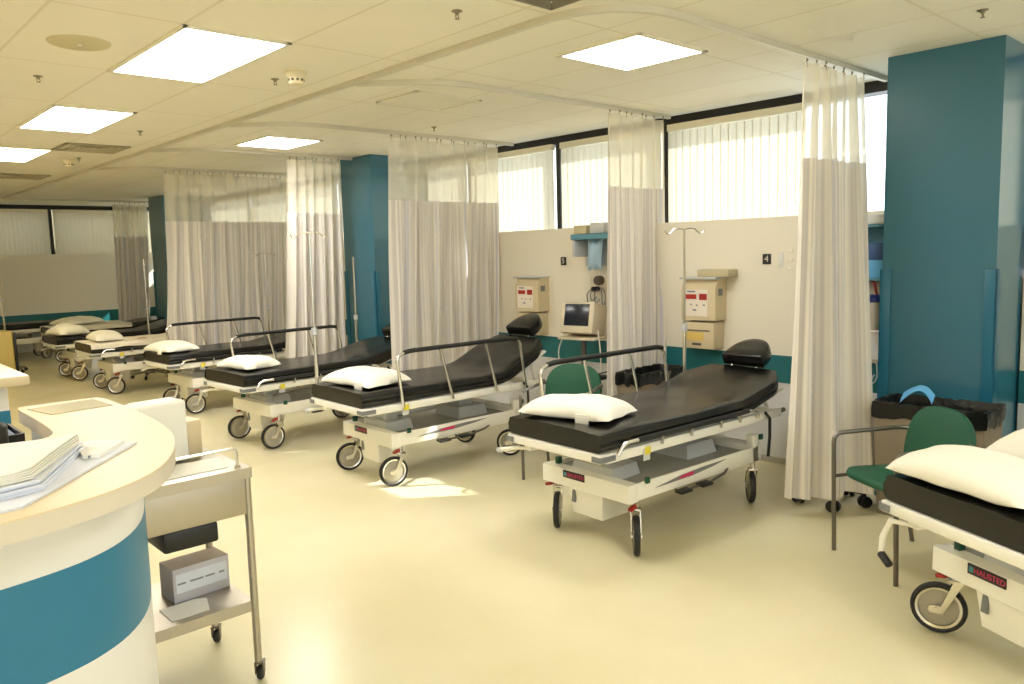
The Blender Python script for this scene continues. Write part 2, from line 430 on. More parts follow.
ceiling_light(1.645,2.245,12.14,13.39,'fourth long ceiling panel, added unseen outside the left edge to light the far end',M_lampw)  # added out of view to brighten the far end with warm light
ceiling_light(3.67,4.34,2.87,3.50,'lit square ceiling panel over the nearest full bed')
ceiling_light(3.65,4.26,7.45,8.20,'lit square ceiling panel in front of the second pillar')
for (x,y,l) in ((1.645,-1.1,'extra unseen lit ceiling panel behind the viewer'),  # extra panels out of view, put in to light the near counter
                (-1.6,2.0,'extra unseen lit ceiling panel over the back of the nurse station')):
    ceiling_light(x,x+.6,y,y+1.25,l)
def diffuser(x0,x1,y0,y1,label,m=M_fixture,flat=False):
    t=thing('ceiling_vent',label,'air vent',((x0+x1)/2,(y0+y1)/2,CEIL))
    w,d=(x1-x0)/2,(y1-y0)/2
    a=MB()
    for s in (-1,1):
        a.bb(s*w-.03*s,s*w,-d,d,-.014,0,.003); a.bb(-w,w,s*d-.03*s,s*d,-.014,0,.003)
    a.build('frame',m,t)
    b=MB(); n=1 if flat else 4
    if flat: b.bb(-w+.03,w-.03,-d+.03,d-.03,-.006,-.0005)
    else:
        for k in range(n):
            q=1-k/n*.9
            for s in (-1,1):
                b.box((s*(w-.04)*q,0,-.008),(.035,2*(d-.04)*q,.003),Matrix.Rotation(s*.5,3,'Y'))
                b.box((0,s*(d-.04)*q,-.008),(2*(w-.04)*q,.035,.003),Matrix.Rotation(-s*.5,3,'X'))
    b.build('louvres' if not flat else 'panel',m,t)
diffuser(3.58,4.22,4.86,5.40,'flat cream ceiling panel with raised frame over the second bed',M_fixture,True)
diffuser(2.22,2.83,8.88,9.48,'grey square ceiling air vent between the second and third long lights',M_vent)
diffuser(2.22,2.83,12.2,12.8,'grey square ceiling air vent beyond the third long light',M_vent)
diffuser(2.38,2.96,2.28,2.86,'dark grey ceiling vent just outside the rounded track corner',mat('dark_vent_metal',(120,114,100),.5))
# round speaker
t=thing('ceiling_speaker','round flat ceiling speaker grille left of the largest light','speaker',(1.33,4.89,CEIL))
MB().lathe([(0,-.012),(.14,-.012),(.155,-.006),(.16,0)],None,32).build('grille',M_spk,t)
MB().lathe([(0,-.02),(.012,-.018),(.014,-.011)],None,12).build('centre_screw',M_white,t)
def smoke(x,y,label):
    t=thing('smoke_detector',label,'smoke detector',(x,y,CEIL))
    MB().lathe([(.072,0),(.072,-.02),(.055,-.035)],None,24).build('base',M_smoke,t)
    MB().lathe([(.055,-.035),(.05,-.042),(.05,-.07),(.04,-.08),(0,-.082)],None,24).build('head',M_smoke,t)
    s=MB()
    for k in range(10):
        a=2*PI*k/10; s.box((.05*math.cos(a),.05*math.sin(a),-.056),(.006,.016,.014),Matrix.Rotation(a,3,'Z'))
    s.build('slots',M_gauge,t,'dark slots')
smoke(2.6,4.84,'cream smoke detector right of the largest ceiling light')
smoke(2.6,10.36,'small cream smoke detector right of the third long light')
def sprinkler(x,y,label):
    t=thing('sprinkler_head',label,'sprinkler',(x,y,CEIL))
    MB().lathe([(.028,0),(.028,-.004),(.011,-.010),(.009,-.02),(0,-.02)],None,14).build('escutcheon',M_hook,t)
    a=MB()
    for s in(-1,1): a.tube([(s*.007,0,-.018),(s*.010,0,-.028),(s*.003,0,-.038)],.0025,6)
    a.build('yoke',M_hook,t); MB().lathe([(0,-.038),(.013,-.038),(.013,-.040),(0,-.040)],None,12).build('deflector',M_hook,t)
for x,y,l in ((2.588,5.11,'small sprinkler head beside the white smoke detector'),(1.343,5.893,'sprinkler head beyond the round ceiling speaker'),
              (2.576,7.806,'sprinkler head right of the second long light'),(2.618,3.186,'sprinkler head on the ceiling left of the rounded track corner'),
              (4.815,1.476,'sprinkler head on the ceiling by the nearest teal pillar'),(4.718,6.144,'sprinkler head between the second and third curtain tracks'),
              (2.64,10.1,'sprinkler head beside the smaller smoke detector')):
    sprinkler(x,y,l)

# ------------------------------------------------------------------ curtain tracks
ZT=CEIL-.018
def track(pts,label,r=.35):
    p=fillet(pts,r,8); mb=MB(); w,h=.017,.017
    rings=[]
    for i,q in enumerate(p):
        a=p[max(i-1,0)]; b=p[min(i+1,len(p)-1)]; t_=(b-a).normalized(); n=Vector((-t_.y,t_.x,0))
        rings.append([mb.bm.verts.new(q+n*sx*w+Vector((0,0,sz*h))) for sx,sz in((-1,-1),(1,-1),(1,1),(-1,1))])
    for A,B in zip(rings,rings[1:]):
        for k in range(4): mb.bm.faces.new((A[k],A[(k+1)%4],B[(k+1)%4],B[k]))
    mb.bm.faces.new(rings[0]); mb.bm.faces.new(rings[-1][::-1])
    o=mb.build('curtain_track',M_track); tag(o,label,'curtain track'); return o
track([(6.12,2.5,ZT),(3.03,2.5,ZT),(3.03,16.55,ZT)],'long ceiling curtain track with a rounded near corner',.55)
for y,l in ((4.44,'ceiling track carrying the curtain between the two nearest full beds'),(6.55,'ceiling track carrying the curtain behind the second bed'),
            (8.55,'ceiling track carrying the curtain left of the second pillar'),(10.6,'ceiling track carrying the wide middle-bay curtain')):
    track([(6.12 if y!=8.55 else 5.28,y,ZT),(3.5,y,ZT),(3.07,y+.42,ZT)],l,.42)
track([(5.9,16.6,ZT),(3.06,16.6,ZT)],'ceiling track carrying the far corner curtain',.1)

# ------------------------------------------------------------------ cubicle curtains
def curtain(name_label,P0,P1,ztop,zmid,zbot,folds,amp,Q0,Q1,seed=0):
    rnd=random.Random(seed)
    t=thing('cubicle_curtain',name_label,'curtain',(P0[0],P0[1],0),0,'striped cubicle curtains with net tops')
    QA=Vector((Q0[0]-P0[0],Q0[1]-P0[1],0)); QB=Vector((Q1[0]-P0[0],Q1[1]-P0[1],0))
    A=Vector((0,0,0)); B=Vector((P1[0]-P0[0],P1[1]-P0[1],0)); L=B.length; d=B/L; n=Vector((-d.y,d.x,0))
    ph=[rnd.uniform(0,6.28) for _ in range(5)]
    N=int(folds*18)
    jit=[rnd.uniform(.55,1.35) for _ in range(int(folds)+3)]
    sh=[rnd.uniform(-.25,.25) for _ in range(int(folds)+3)]
    def wave(u,z):
        k=u*folds; i=int(k); f=k-i
        a=jit[i]*(1-f)+jit[i+1]*f; s_=sh[i]*(1-f)+sh[i+1]*f
        h=(ztop-z)/(ztop-zbot)
        return amp*a*math.sin(2*PI*(k+s_*h)+.5*math.sin(2*PI*u*2.3+ph[0]))*(.55+.6*h)+amp*.5*math.sin(2*PI*u*folds*.37+ph[1]+h*1.2)*h
    def pos(u,z):
        h=(ztop-z)/(ztop-zbot)
        uu=u+ .012*math.sin(6*h+u*23+ph[2])*h
        e=h**1.15
        q=(A+B*uu)*(1-e)+(QA+(QB-QA)*uu)*e+n*wave(u,z)
        q.z=z; return q
    def sheet(z0,z1,nv,name,m,off=0,edge=None):
        mb=MB(); 
        V=mb.grid(lambda i,j: pos(i,z0+(z1-z0)*j),N,nv)
        bm=mb.bm; uvl=bm.loops.layers.uv.new('cloth')
        idx={}
        for i,row in enumerate(V):
            for j,v in enumerate(row): idx[v]=(i/N,j/nv)
        for f in bm.faces:
            for l in f.loops:
                u,v=idx[l.vert]; l[uvl].uv=(u*L*1.25+seed*3.3,v)
        me=bpy.data.meshes.new(name); 
        bm.to_mesh(me); bm.free(); me.materials.append(m)
        for p in me.polygons: p.use_smooth=True
        return link(name,me,t)
    f=sheet(zbot,zmid,14,'fabric',M_fabric); f['label']='striped beige and grey fabric'
    sheet(zmid,ztop,6,'net',M_net)['label']='white see-through net'
    nh=max(5,int(L/.085)); hm=None
    for k in range(nh):
        u=(k+.5)/nh; q=pos(u,ztop)
        if hm is None:
            mb=MB(); mb.tube([(0,0,-.022),(0,0,.004),(.0,.006,.014),(0,0,.02)],.0028,6); mb.bb(-.006,.006,-.004,.004,.018,.034)
            hm=mb.mesh('hook',M_hook)
        o=link('hook',hm,t); o.location=(q.x,q.y,ztop); 
    return t
ZN=CEIL-.07
curtain('striped curtain hanging beside the nearest teal pillar',(4.88,2.49),(5.70,2.5),ZN,2.31,.12,6,.065,(4.68,2.42),(5.22,2.17),1)
curtain('narrow striped curtain behind the green chair by the second bed',(5.22,4.40),(5.98,4.40),ZN,2.29,.36,5,.055,(5.08,4.28),(5.79,4.30),2)
curtain('striped curtain behind the second bed, in front of the second pillar',(4.46,6.54),(5.88,6.54),ZN,2.30,.42,9,.06,(4.30,6.44),(5.72,6.46),3)
curtain('striped curtain left of the second pillar with an IV pole in front',(4.42,8.55),(5.12,8.55),ZN,2.29,.42,6,.055,(4.19,8.44),(5.0,8.46),4)
curtain('widest striped curtain across the middle bay left of the second pillar',(3.74,10.6),(5.50,10.6),ZN,2.28,.40,11,.06,(3.60,10.5),(5.36,10.5),5)
curtain('short striped curtain hanging in the far corner by the end windows',(4.85,16.6),(5.50,16.6),ZN,2.27,.40,7,.04,(4.76,16.5),(5.36,16.5),6)

# ------------------------------------------------------------------ pillows
def pillow_mesh(w,l,h,seed,flat=.25):
    rnd=random.Random(seed); mb=MB(); off=Vector((rnd.uniform(0,50),rnd.uniform(0,50),0))
    nu,nv=28,20
    def side(sgn):
        def fn(i,j):
            u=i*2-1; v=j*2-1
            pin=1-.13*(1-abs(u)**2)*abs(v)**4; pin2=1-.10*(1-abs(v)**2)*abs(u)**4
            cr=1-.10*(abs(u)*abs(v))**3
            x=u*l/2*pin2*cr; y=v*w/2*pin*cr
            e=max(0,(1-abs(u)**2.2))**.5*max(0,(1-abs(v)**2.4))**.55
            nz=noise.noise(Vector((x*5,y*5,0))+off)*.16+noise.noise(Vector((x*14,y*14,3))+off)*.07
            rim=.012*noise.noise(Vector((x*9,y*9,7))+off)*(1-e)
            z=h*e*(1+nz) if sgn>0 else -h*flat*e
            z+=rim
            return Vector((x,y,z+h*flat))
        return fn
    mb.grid(side(1),nu,nv); mb.grid(side(-1),nu,nv)
    return mb.mesh('pillow',M_pillow,80)
def pillow(label,loc,rz,w,l,h,seed,tilt=0,tab=None,group='white pillows on the stretchers'):
    t=thing('pillow',label,'pillow',loc,rz,group)
    t.rotation_euler=(0,tilt,rz)
    link('cover',pillow_mesh(w,l,h,seed),t)
    if tab:
        mb=MB(); mb.box((tab[0],tab[1],h*.2),(.012,.075,.055),Matrix.Rotation(.0,3,'Y'),.003); mb.build('tab',M_pillow,t,'white fabric closing tab')
    return t

# ------------------------------------------------------------------ stretchers
ZM=.66; TH=.092
CACHE={}
def cached(key,fn):
    if key not in CACHE: CACHE[key]=fn()
    return CACHE[key]
W2=.336
def mattress_profile(ang,lb):
    """centre-line of the mattress top along x"""
    pts=[]; xb=1.12
    n=14
    for i in range(n+1): pts.append((i/n*xb,ZM,0.0))
    m=5
    x,z=xb,ZM
    for i in range(1,m+1):
        a=ang*i/m; x+=.035*math.cos(a); z+=.035*math.sin(a); pts.append((x,z,a))
    k=8
    for i in range(1,k+1):
        pts.append((x+lb*i/k*math.cos(ang),z+lb*i/k*math.sin(ang),ang))
    return pts
def mattress_mesh(ang,lb,seed):
    pr=mattress_profile(ang,lb); mb=MB(); rings=[]
    r=.018
    # cross-section loop (y, depth below top)
    sec=[]
    w=W2
    ny=12
    for j in range(ny+1): sec.append((-w+r+(2*w-2*r)*j/ny,0))
    sec+= [(w-r*.3,r*.3),(w,r)]
    sec+= [(w,TH*.36),(w+.003,TH*.40),(w,TH*.44),(w,TH*.66),(w+.003,TH*.70),(w,TH*.74)]
    sec+= [(w,TH-r),(w-r*.3,TH-r*.3),(w-r,TH)]
    for j in range(1,ny): sec.append((w-r-(2*w-2*r)*j/ny,TH))
    sec+= [(-w+r,TH),(-w+r*.3,TH-r*.3),(-w,TH-r)]
    sec+= [(-w,TH*.74),(-w-.003,TH*.70),(-w,TH*.66),(-w,TH*.44),(-w-.003,TH*.40),(-w,TH*.36)]
    sec+= [(-w,r),(-w+r*.3,r*.3)]
    off=Vector((seed*7.1,0,0))
    n=len(pr)
    for i,(x,z,a) in enumerate(pr):
        row=[]
        tap=1.0
        dend=math.hypot(pr[-1][0]-x,pr[-1][1]-z)
        if dend<.17: tap=1-.27*(1-dend/.17)**1.3
        for (y,dn) in sec:
            dz=0
            if dn<.002: dz=.006*noise.noise(Vector((x*4,y*5,0))+off)+ (.005*noise.noise(Vector((x*11,y*9,5))+off) if i>13 else 0)+.004*(1-(y/w)**2)
            xx=x
            if i==0 and dn>r and dn<TH-r: xx-=.012
            if i==0 and (abs(y)>w-.002): xx+=.006
            dd=dn-dz
            row.append(mb.bm.verts.new((xx+dd*math.sin(a),y*tap,z-dd*math.cos(a))))
        rings.append(row)
    m=len(sec)
    for A,B in zip(rings,rings[1:]):
        for k in range(m): mb.bm.faces.new((A[k],A[(k+1)%m],B[(k+1)%m],B[k]))
    mb.bm.faces.new(rings[0]); mb.bm.faces.new(rings[-1][::-1])
    return mb.mesh('mattress',M_vinyl,50)
def wheel_meshes():
    ax=Matrix.Rotation(PI/2,4,'X')
    tyre=MB().lathe([(.082,-.011),(.092,-.016),(.099,-.012),(.1015,0),(.099,.012),(.092,.016),(.082,.011),(.082,-.011)],ax,32).mesh('tyre',M_blackrub)
    rim=MB(); rim.lathe([(.083,-.013),(.083,.013),(.073,.010),(.073,-.010),(.083,-.013)],ax,32)
    hub=MB()
    hub.lathe([(0,-.016),(.018,-.016),(.02,-.008),(.072,-.004),(.074,0),(.072,.004),(.02,.008),(.018,.016),(0,.016)],ax,24)
    for k in range(5):
        a=2*PI*k/5; hub.box((.046*math.cos(a),0,.046*math.sin(a)),(.056,.012,.012),Matrix.Rotation(-a,3,'Y'),.002)
    return tyre,rim.mesh('rim',M_chrome),hub.mesh('hub',M_hub)
def fork_mesh():
    f=MB()
    for s in(-1,1):
        f.prism([(-.016,.085),(.030,.085),(.036,.10),(.030,.115),(-.01,.115),(-.05,.222),(-.085,.222)][::1],-.003,.003,
                Matrix.Translation((0,s*.024,0))@Matrix.Rotation(PI/2,4,'X'))
    f.bb(-.085,-.03,-.027,.027,.214,.226,.003)
    f.tube([(.008,-.03,.1),(.008,.03,.1)],.009,10)
    f.tube([(-.055,0,.222),(-.055,0,.275)],.015,10)
    return f.mesh('fork',M_chrome)
UPPER=set('mattress headrest litter_frame back_support corner_bumper side_rail strap push_handle release_tag lift_lever'.split())
def stretcher(label,loc,th,ang=.23,lb=.37,near='down',far='up',cyaw=2.2,head_tilt=None,badge=False,seed=1,cover=True,decal=True,cy2=None,dz=0,lever='out'):
    t=thing('hospital_stretcher',label,'stretcher',(loc[0],loc[1],0),th,'wheeled hospital stretchers')
    link('mattress',mattress_mesh(ang,lb,seed),t,'black vinyl mattress with raised back section')
    pr=mattress_profile(ang,lb); ex,ez,_=pr[-1]
    # headrest : half-moon cushion
    ha=head_tilt if head_tilt is not None else ang+.22
    def head():
        mb=MB(); w,l,h=.148,.215,.09; nu,nv=24,10
        out=[]
        for k in range(29):
            a=PI*k/28; out.append((l*math.sin(a)**.75 if 0<k<28 else 0.0,-w*math.cos(a)))
        levels=[(0,.90,-h/2),(.0,.97,-h/2+.008),(0,1.0,-h/2+.022),(0,1.0,h/2-.022),(0,.97,h/2-.008),(0,.88,h/2),(0,.5,h/2+.007)]
        rows=[]
        for _,s_,z in levels:
            rows.append([mb.bm.verts.new((l*.42+(x-l*.42)*s_,y*s_,z)) for x,y in out])
        m=len(out)
        for A,B in zip(rows,rows[1:]):
            for k in range(m): mb.bm.faces.new((A[k],A[(k+1)%m],B[(k+1)%m],B[k]))
        mb.bm.faces.new(rows[0][::-1]); mb.bm.faces.new(rows[-1])
        return mb.mesh('headrest',M_vinyl,40)
    h=link('headrest',cached('head',head),t,'black half-moon head cushion')
    h.location=(ex+.01,0,ez+.035); h.rotation_euler=(0,-ha,0)
    for s in(-1,1):
        hb=MB(); hb.tube([(.02,s*.09,-.03),(-.10,s*.09,-.085)],.007,8); hb.build('bracket',M_chrome,h)
    # litter frame
    def litter():
        f=MB()
        f.bb(-.012,.05,-W2-.005,W2+.005,ZM-TH-.048,ZM-TH-.004,.006)
        for s in(-1,1):
            f.bb(.03,1.55,s*(W2-.005)-.016,s*(W2-.005)+.016,ZM-TH-.052,ZM-TH-.004,.005)
        for x in(.35,.8,1.15,1.52): f.bb(x-.02,x+.02,-W2+.02,W2-.02,ZM-TH-.046,ZM-TH-.012)
        f.bb(.05,1.13,-W2+.03,W2-.03,ZM-TH-.012,ZM-TH-.002)
        return f.mesh('litter_frame',M_white)
    link('litter_frame',cached('litter',litter),t,'white painted litter frame')
    # back panel under the raised section
    x0,z0,_=pr[14]
    c,s_=math.cos(ang),math.sin(ang); Lb=(ex-x0)
    R=Matrix.Rotation(-ang,3,'Y')
    nrm=Vector((-s_,0,c))
    mid=Vector(((pr[19][0]+ex)/2,0,(pr[19][2-1]+ez)/2))-nrm*(TH+.012)
    bp=MB(); bp.box(mid,(lb-.04,.58,.018),R,.004)
    for sy in(-1,1): bp.tube([mid+Vector((.05*c,sy*.22,.05*s_-.01)),(mid.x+.10,sy*.22,ZM-TH-.03)],.010,8)
    bp.build('back_support',M_white,t)
    def corner():
        g=MB()
        for s in(-1,1):
            g.prism([(-.018,0),(-.018,s*.05),(-.008,s*.0605),(.09,s*.0605),(.09,s*.054),(0,s*.05),(-.008,s*.04),(-.008,0)][::s],ZM-TH-.046,ZM-TH-.022,Matrix.Translation((0,s*(W2-.045),0)))
        return g
    for s in(-1,1):
        g=MB(); poly=[(-.020,-.055),(-.020,-.006),(-.010,.006),(.085,.006),(.085,-.001),(-.006,-.001),(-.012,-.008),(-.012,-.055)]
        poly=[(x,y*s) for x,y in poly]
        g.prism(poly if s>0 else poly[::-1],ZM-TH-.04,ZM-TH-.014,Matrix.Translation((0,s*(W2+.011),0)))
        g.build('corner_bumper',M_greyplastic,t,'grey corner bumper')
    # base frame
    def base():
        f=MB(); w=.315
        f.prism([(.215,-w),(.235,-w-.004),(.285,-w),(.285,w),(.235,w+.004),(.215,w)],.268,.362)
        for s in(-1,1): f.bb(.25,1.36,s*w-.012*s,s*w,.272,.362,.003)
        f.bb(1.30,1.39,-w,w,.272,.372,.004)
        for s in(-1,1): f.bb(1.30,1.36,s*w-.05*s,s*w,.36,.43,.006)
        return f.mesh('base_frame',M_white)
    bf=link('base_frame',cached('base',base),t,'white base frame')
    def tray():
        f=MB(); f.bb(.28,1.31,-.303,.303,.322,.334)
        return f.mesh('base_cover',M_basegrey)
    link('base_cover',cached('tray',tray),t,'grey base cover')
    def ped1():
        f=MB(); f.prism([(.288,-.14),(.50,-.12),(.50,.12),(.288,.14)],.334,.40,None,1.12)
        f.bb(.33,.44,-.06,.06,.395,ZM-TH-.04,.01); return f.mesh('lift_column',M_lightgrey)
    def ped2():
        f=MB(); f.prism([(.92,-.13),(1.16,-.13),(1.16,.13),(.92,.13)],.334,.41,None,1.15)
        f.bb(.97,1.10,-.07,.07,.405,.47,.01); return f.mesh('lift_column',M_lightgrey)
    link('lift_column',cached('ped1',ped1),t,'light grey front lift column'); link('lift_column',cached('ped2',ped2),t,'light grey rear lift column')
    def bell():
        f=MB(); f.lathe([(.07,.468),(.085,.475),(.07,.485),(.085,.495),(.07,.505),(.06,ZM-TH-.045)],Matrix.Translation((1.035,0,0)),18)
        return f.mesh('bellows',M_blackrub)
    link('bellows',cached('bell',bell),t,'black rubber bellows')
    def sbin():
        f=MB(); f.prism([(.232,-.12),(.46,-.12),(.46,.13),(.232,.13)],.125,.27,None,.86)
        return f.mesh('storage_bin',M_white)
    sb=link('storage_bin',cached('bin',sbin),t,'white plastic tub under the base')
    MB().box((.236,.09,.225),(.012,.028,.075),Matrix.Rotation(.12,3,'Y'),.004).build('latch',M_greyplastic,sb)
    # casters
    tyre,rim,hub=cached('wheel',wheel_meshes); fk=cached('fork',fork_mesh)
    k=0
    for cx in(.30,1.345):
        for sy in(1,-1):
            yaw=cyaw if k<2 else (cy2 if cy2 is not None else cyaw)
            yaw+= (.0,.06,-.2,.15)[k]; k+=1
            e=bpy.data.objects.new('caster',None); COL.objects.link(e); e.parent=t
            e.location=(cx,sy*.285,0); e.rotation_euler=(0,0,yaw)
            # trailing wheel: centre .055 ahead of the swivel along local x
            a=link('fork',fk,e,'chrome fork'); a.location=(.055,0,0)
            for nm,me,lb_ in(('tyre',tyre,'black tyre'),('rim',rim,'chrome rim'),('hub',hub,'grey hub')):
                o=link(nm,me,e,lb_); o.location=(.055,0,.1015)
            if cx<1:
                p=cached('pedal',lambda:MB().box((.0,0,0),(.05,.03,.018),Matrix.Rotation(.3,3,'Y'),.007,3).mesh('brake_pedal',M_red))
                o=link('brake_pedal',p,e,'red brake pedal'); o.location=(-.0,0,.244)
                o.rotation_euler=(0,0,(PI if sy<0 else PI/2)-yaw); o.location=Matrix.Rotation(-yaw,3,'Z')@Vector((-.045,.02*sy,.24))
    # green corner marks on the base
    gm=MB(); gm.bb(.335,.365,-.330,-.314,.352,.384,.003); gm.build('corner_mark',M_green,t,'green square marker')
    gm=MB(); gm.bb(.26,.29,.235,.262,.362,.40,.003); gm.build('corner_mark',M_green,t,'green square marker')
    gm=MB(); gm.bb(1.355,1.385,-.330,-.314,.40,.432,.003); gm.build('corner_mark',M_green,t,'green square marker')
    # foot pedals along the near side
    fp=MB(); fp.tube([(.60,-.30,.262),(.60,-.335,.255),(.86,-.335,.255),(1.0,-.33,.275),(1.08,-.30,.29)],.007,8); fp.build('foot_pedal_bar',M_greymetal,t)
    for x in(.62,.80):
        MB().box((x,-.342,.258),(.095,.05,.014),Matrix.Rotation(.12,3,'X'),.004).build('foot_pedal',M_blackrub,t,'black rubber foot pedal')
    # release tag under the rail
    tg=MB(); tg.bb(.285,.335,-W2-.02,-W2-.014,.485,.545,.003); tt=tg.build('release_tag',M_lightgrey,t,'white hanging release handle')
    MB().bb(.293,.335,-W2-.024,-W2-.020,.515,.555,.002).build('sticker',M_yellow,tt,'yellow sticker')
    # lever at the foot
    lv=MB(); lv.bb(.03,.12,.20,.25,ZM-TH-.085,ZM-TH-.048,.004)
    zz=ZM-TH-.08
    if lever=='out': path=[(.06,.24,zz),(.03,.33,zz-.008),(.01,.42,zz-.03)]; tip=[(.01,.42,zz-.03),(.004,.445,zz-.036)]
    else: path=[(.05,.24,zz),(.03,.335,zz-.01),(.02,.36,zz-.08),(.02,.37,zz-.155)]; tip=[(.02,.368,zz-.15),(.012,.315,zz-.175)]
    lv.tube(path,[.009,.011,.013,.009][:len(path)] if len(path)==4 else [.009,.011,.012],8)
    lo=lv.build('lift_lever',M_white,t,'white lever arm')
    MB().tube(tip,.015,10).build('grip',M_blackrub if lever!='out' else M_lightgrey,lo,'lever grip')
    # badge
    if badge:
        ang_b=.35
        b=MB(); b.box((.213,.07,.338),(.006,.16,.040),None,.002); bo=b.build('badge',M_badge,t,'black maker badge')
        text('HAUSTED',.030,frame_m((.2095,.056,.338),(0,-1,0),(0,0,1)),M_pink,bo)
        MB().bb(.2088,.2105,.124,.142,.328,.348).build('mark',M_tealsm,bo,'teal badge mark')
    if decal:
        d=MB(); poly=[(.42,.312),(.62,.335),(.82,.344),(1.04,.346),(.92,.330),(.72,.314)]
        d.prism(poly,-.001,.001,Matrix.Translation((0,-.3165,0))@Matrix.Rotation(PI/2,4,'X'))
        do=d.build('side_decal',M_greyplastic,t,'grey pointed side decal')
        MB().prism([(.60,.320),(.64,.334),(.74,.338),(.73,.319)],-.001,.001,Matrix.Translation((0,-.3185,0))@Matrix.Rotation(PI/2,4,'X')).build('accent',M_pink,do,'pink accent')
    # side rails
    def rail_up():
        r=MB(); x0_,x1_=.28,1.34; zt=.905; zb=ZM-TH-.03
        r.tube(fillet([(x0_+.01,0,zb),(x0_-.03,0,zt-.03),(x0_+.05,0,zt),(x1_-.06,0,zt),(x1_-.01,0,zt-.03),(x1_+.04,0,zb)],.05),.011,8)
        for x in(.60,1.0): r.tube([(x+.10,0,zb),(x,0,zt)],.009,8)
        return r.mesh('side_rail',M_chrome)
    def rail_grip():
        r=MB(); r.tube(fillet([(.31,0,.899),(.36,0,.907),(1.26,0,.907),(1.31,0,.897)],.03),.0155,10); return r.mesh('grip',M_blackrub)
    def rail_down():
        r=MB(); z=ZM-TH+.012
        r.tube(fillet([(.09,0,z-.03),(.13,0,z+.02),(.2,0,z+.022),(1.22,0,z+.022),(1.27,0,z-.0),(1.28,0,z-.03)],.04),.010,8)
        for x in(.42,.66,.92,1.1): r.tube([(x,0,z-.03),(x+.01,0,z+.03)],.007,8)
        return r.mesh('side_rail',M_chrome)
    def rail_dgrip():
        r=MB(); z=ZM-TH+.034; r.tube([(.24,0,z),(1.18,0,z)],.0135,10); return r.mesh('grip',M_blackrub)
    for sy,st in((-1,near),(1,far)):
        if not st: continue
        y=sy*(W2+.025)
        if st=='up':
            o=link('side_rail',cached('ru',rail_up),t,'raised chrome side rail'); o.location=(0,y,0)
            g=link('grip',cached('rg',rail_grip),o,'black rail grip')
        else:
            o=link('side_rail',cached('rd',rail_down),t,'lowered chrome side rail'); o.location=(0,y,0)
            g=link('grip',cached('rdg',rail_dgrip),o,'black rail grip')
    # strap at the head end
    sp=MB(); sp.tube([(1.36,-W2-.02,ZM-TH-.002),(1.395,-W2-.028,ZM-TH-.04),(1.40,-W2-.026,.42),(1.395,-W2-.02,.30)],.009,8)
    sp.build('strap',M_blackrub,t,'black hanging strap')
    for sy in(-1,1):
        hnd=MB(); hnd.tube([(1.50,sy*(W2-.005),ZM-TH-.028),(1.60,sy*(W2-.005),ZM-TH-.022)],.014,10); hnd.build('push_handle',M_greymetal,t)
    if dz:
        for c in t.children:
            if c.name.split('.')[0] in UPPER: c.location.z-=dz
    return t

def bedpt(loc,th,x,y,z):
    return (loc[0]+math.cos(th)*x-math.sin(th)*y, loc[1]+math.sin(th)*x+math.cos(th)*y, z)
B1=((2.785,2.745),math.radians(-2.6))
stretcher('black stretcher in the centre with its rail raised behind the pillow, nearest full bed',*B1,near='down',far='up',cyaw=math.radians(218)+.05,badge=True,seed=1,cy2=math.radians(35))
B2=((2.64,4.61),math.radians(-1.2))
stretcher('black stretcher with its near side rail raised, sunlight by its front wheel',*B2,ang=.43,lb=.39,near='up',far=None,cyaw=math.radians(166),badge=True,seed=2,cy2=math.radians(120),head_tilt=.5)
B3=((2.55,6.21),math.radians(3.0))
stretcher('black stretcher beside the second teal pillar, third from the right',*B3,ang=.24,lb=.4,near='down',far='up',cyaw=math.radians(174),seed=3,decal=False,dz=.025)
B4=((2.70,8.21),math.radians(2.0))
stretcher('black stretcher in front of the middle-bay curtain, small pillow at its foot',*B4,ang=.24,lb=.4,near='down',far='up',cyaw=math.radians(160),seed=4,decal=False,dz=.04)
B5=((2.53,10.17),math.radians(0))
stretcher('stretcher covered with a white sheet, fifth along the row',*B5,ang=.2,lb=.4,near='down',far=None,cyaw=math.radians(150),seed=5,decal=False,dz=.06)
B6=((2.53,11.74),math.radians(2))
stretcher('black stretcher beyond the white sheeted one, pillow at its foot',*B6,ang=.24,lb=.45,near=None,far=None,cyaw=math.radians(150),seed=6,decal=False,dz=.07)
B7=((2.9,13.6),0)
stretcher('far stretcher with white sheet and pillow below the end panel',*B7,ang=.1,lb=.4,near=None,far=None,cyaw=math.radians(150),seed=7,decal=False,dz=.08)
B8=((3.45,15.0),PI)
stretcher('far black stretcher with raised back at the left edge',*B8,ang=.3,lb=.45,near=None,far=None,cyaw=math.radians(30),seed=8,decal=False,dz=.06)
B0=((2.835,.887),math.radians(-26.5))
stretcher('nearest black stretcher cut by the right edge, two pillows on it',*B0,near='down',far='down',lever='down',cyaw=math.radians(132),badge=True,seed=9)

def on(B,x,y,z=ZM+.005): return bedpt(B[0],B[1],x,y,z)
pillow('white pillow on the centre stretcher, thin cloth tab at its front',on(B1,.25,.07),B1[1]+math.radians(16),.60,.38,.085,11,tab=(-.17,-.12))
pillow('white pillow on the stretcher with the near rail up',on(B2,.25,.03),B2[1]+.12,.60,.42,.085,12,tab=(-.19,-.16))
pillow('small white pillow on the stretcher by the second pillar',on(B3,.24,.04,ZM-.02),B3[1]+.12,.50,.36,.085,13)
pillow('white pillow on the stretcher in front of the middle-bay curtain',on(B4,.16,.02,ZM-.035),B4[1]+.12,.56,.38,.09,14,tab=(-.18,-.10))
pillow('rumpled white pillow at the foot of the white sheeted stretcher',on(B5,.24,.0,ZM-.04),B5[1],.50,.34,.10,15)
pillow('white pillow on the stretcher beyond the sheeted one',on(B6,.22,.0,ZM-.065),B6[1]+.1,.56,.42,.12,16)
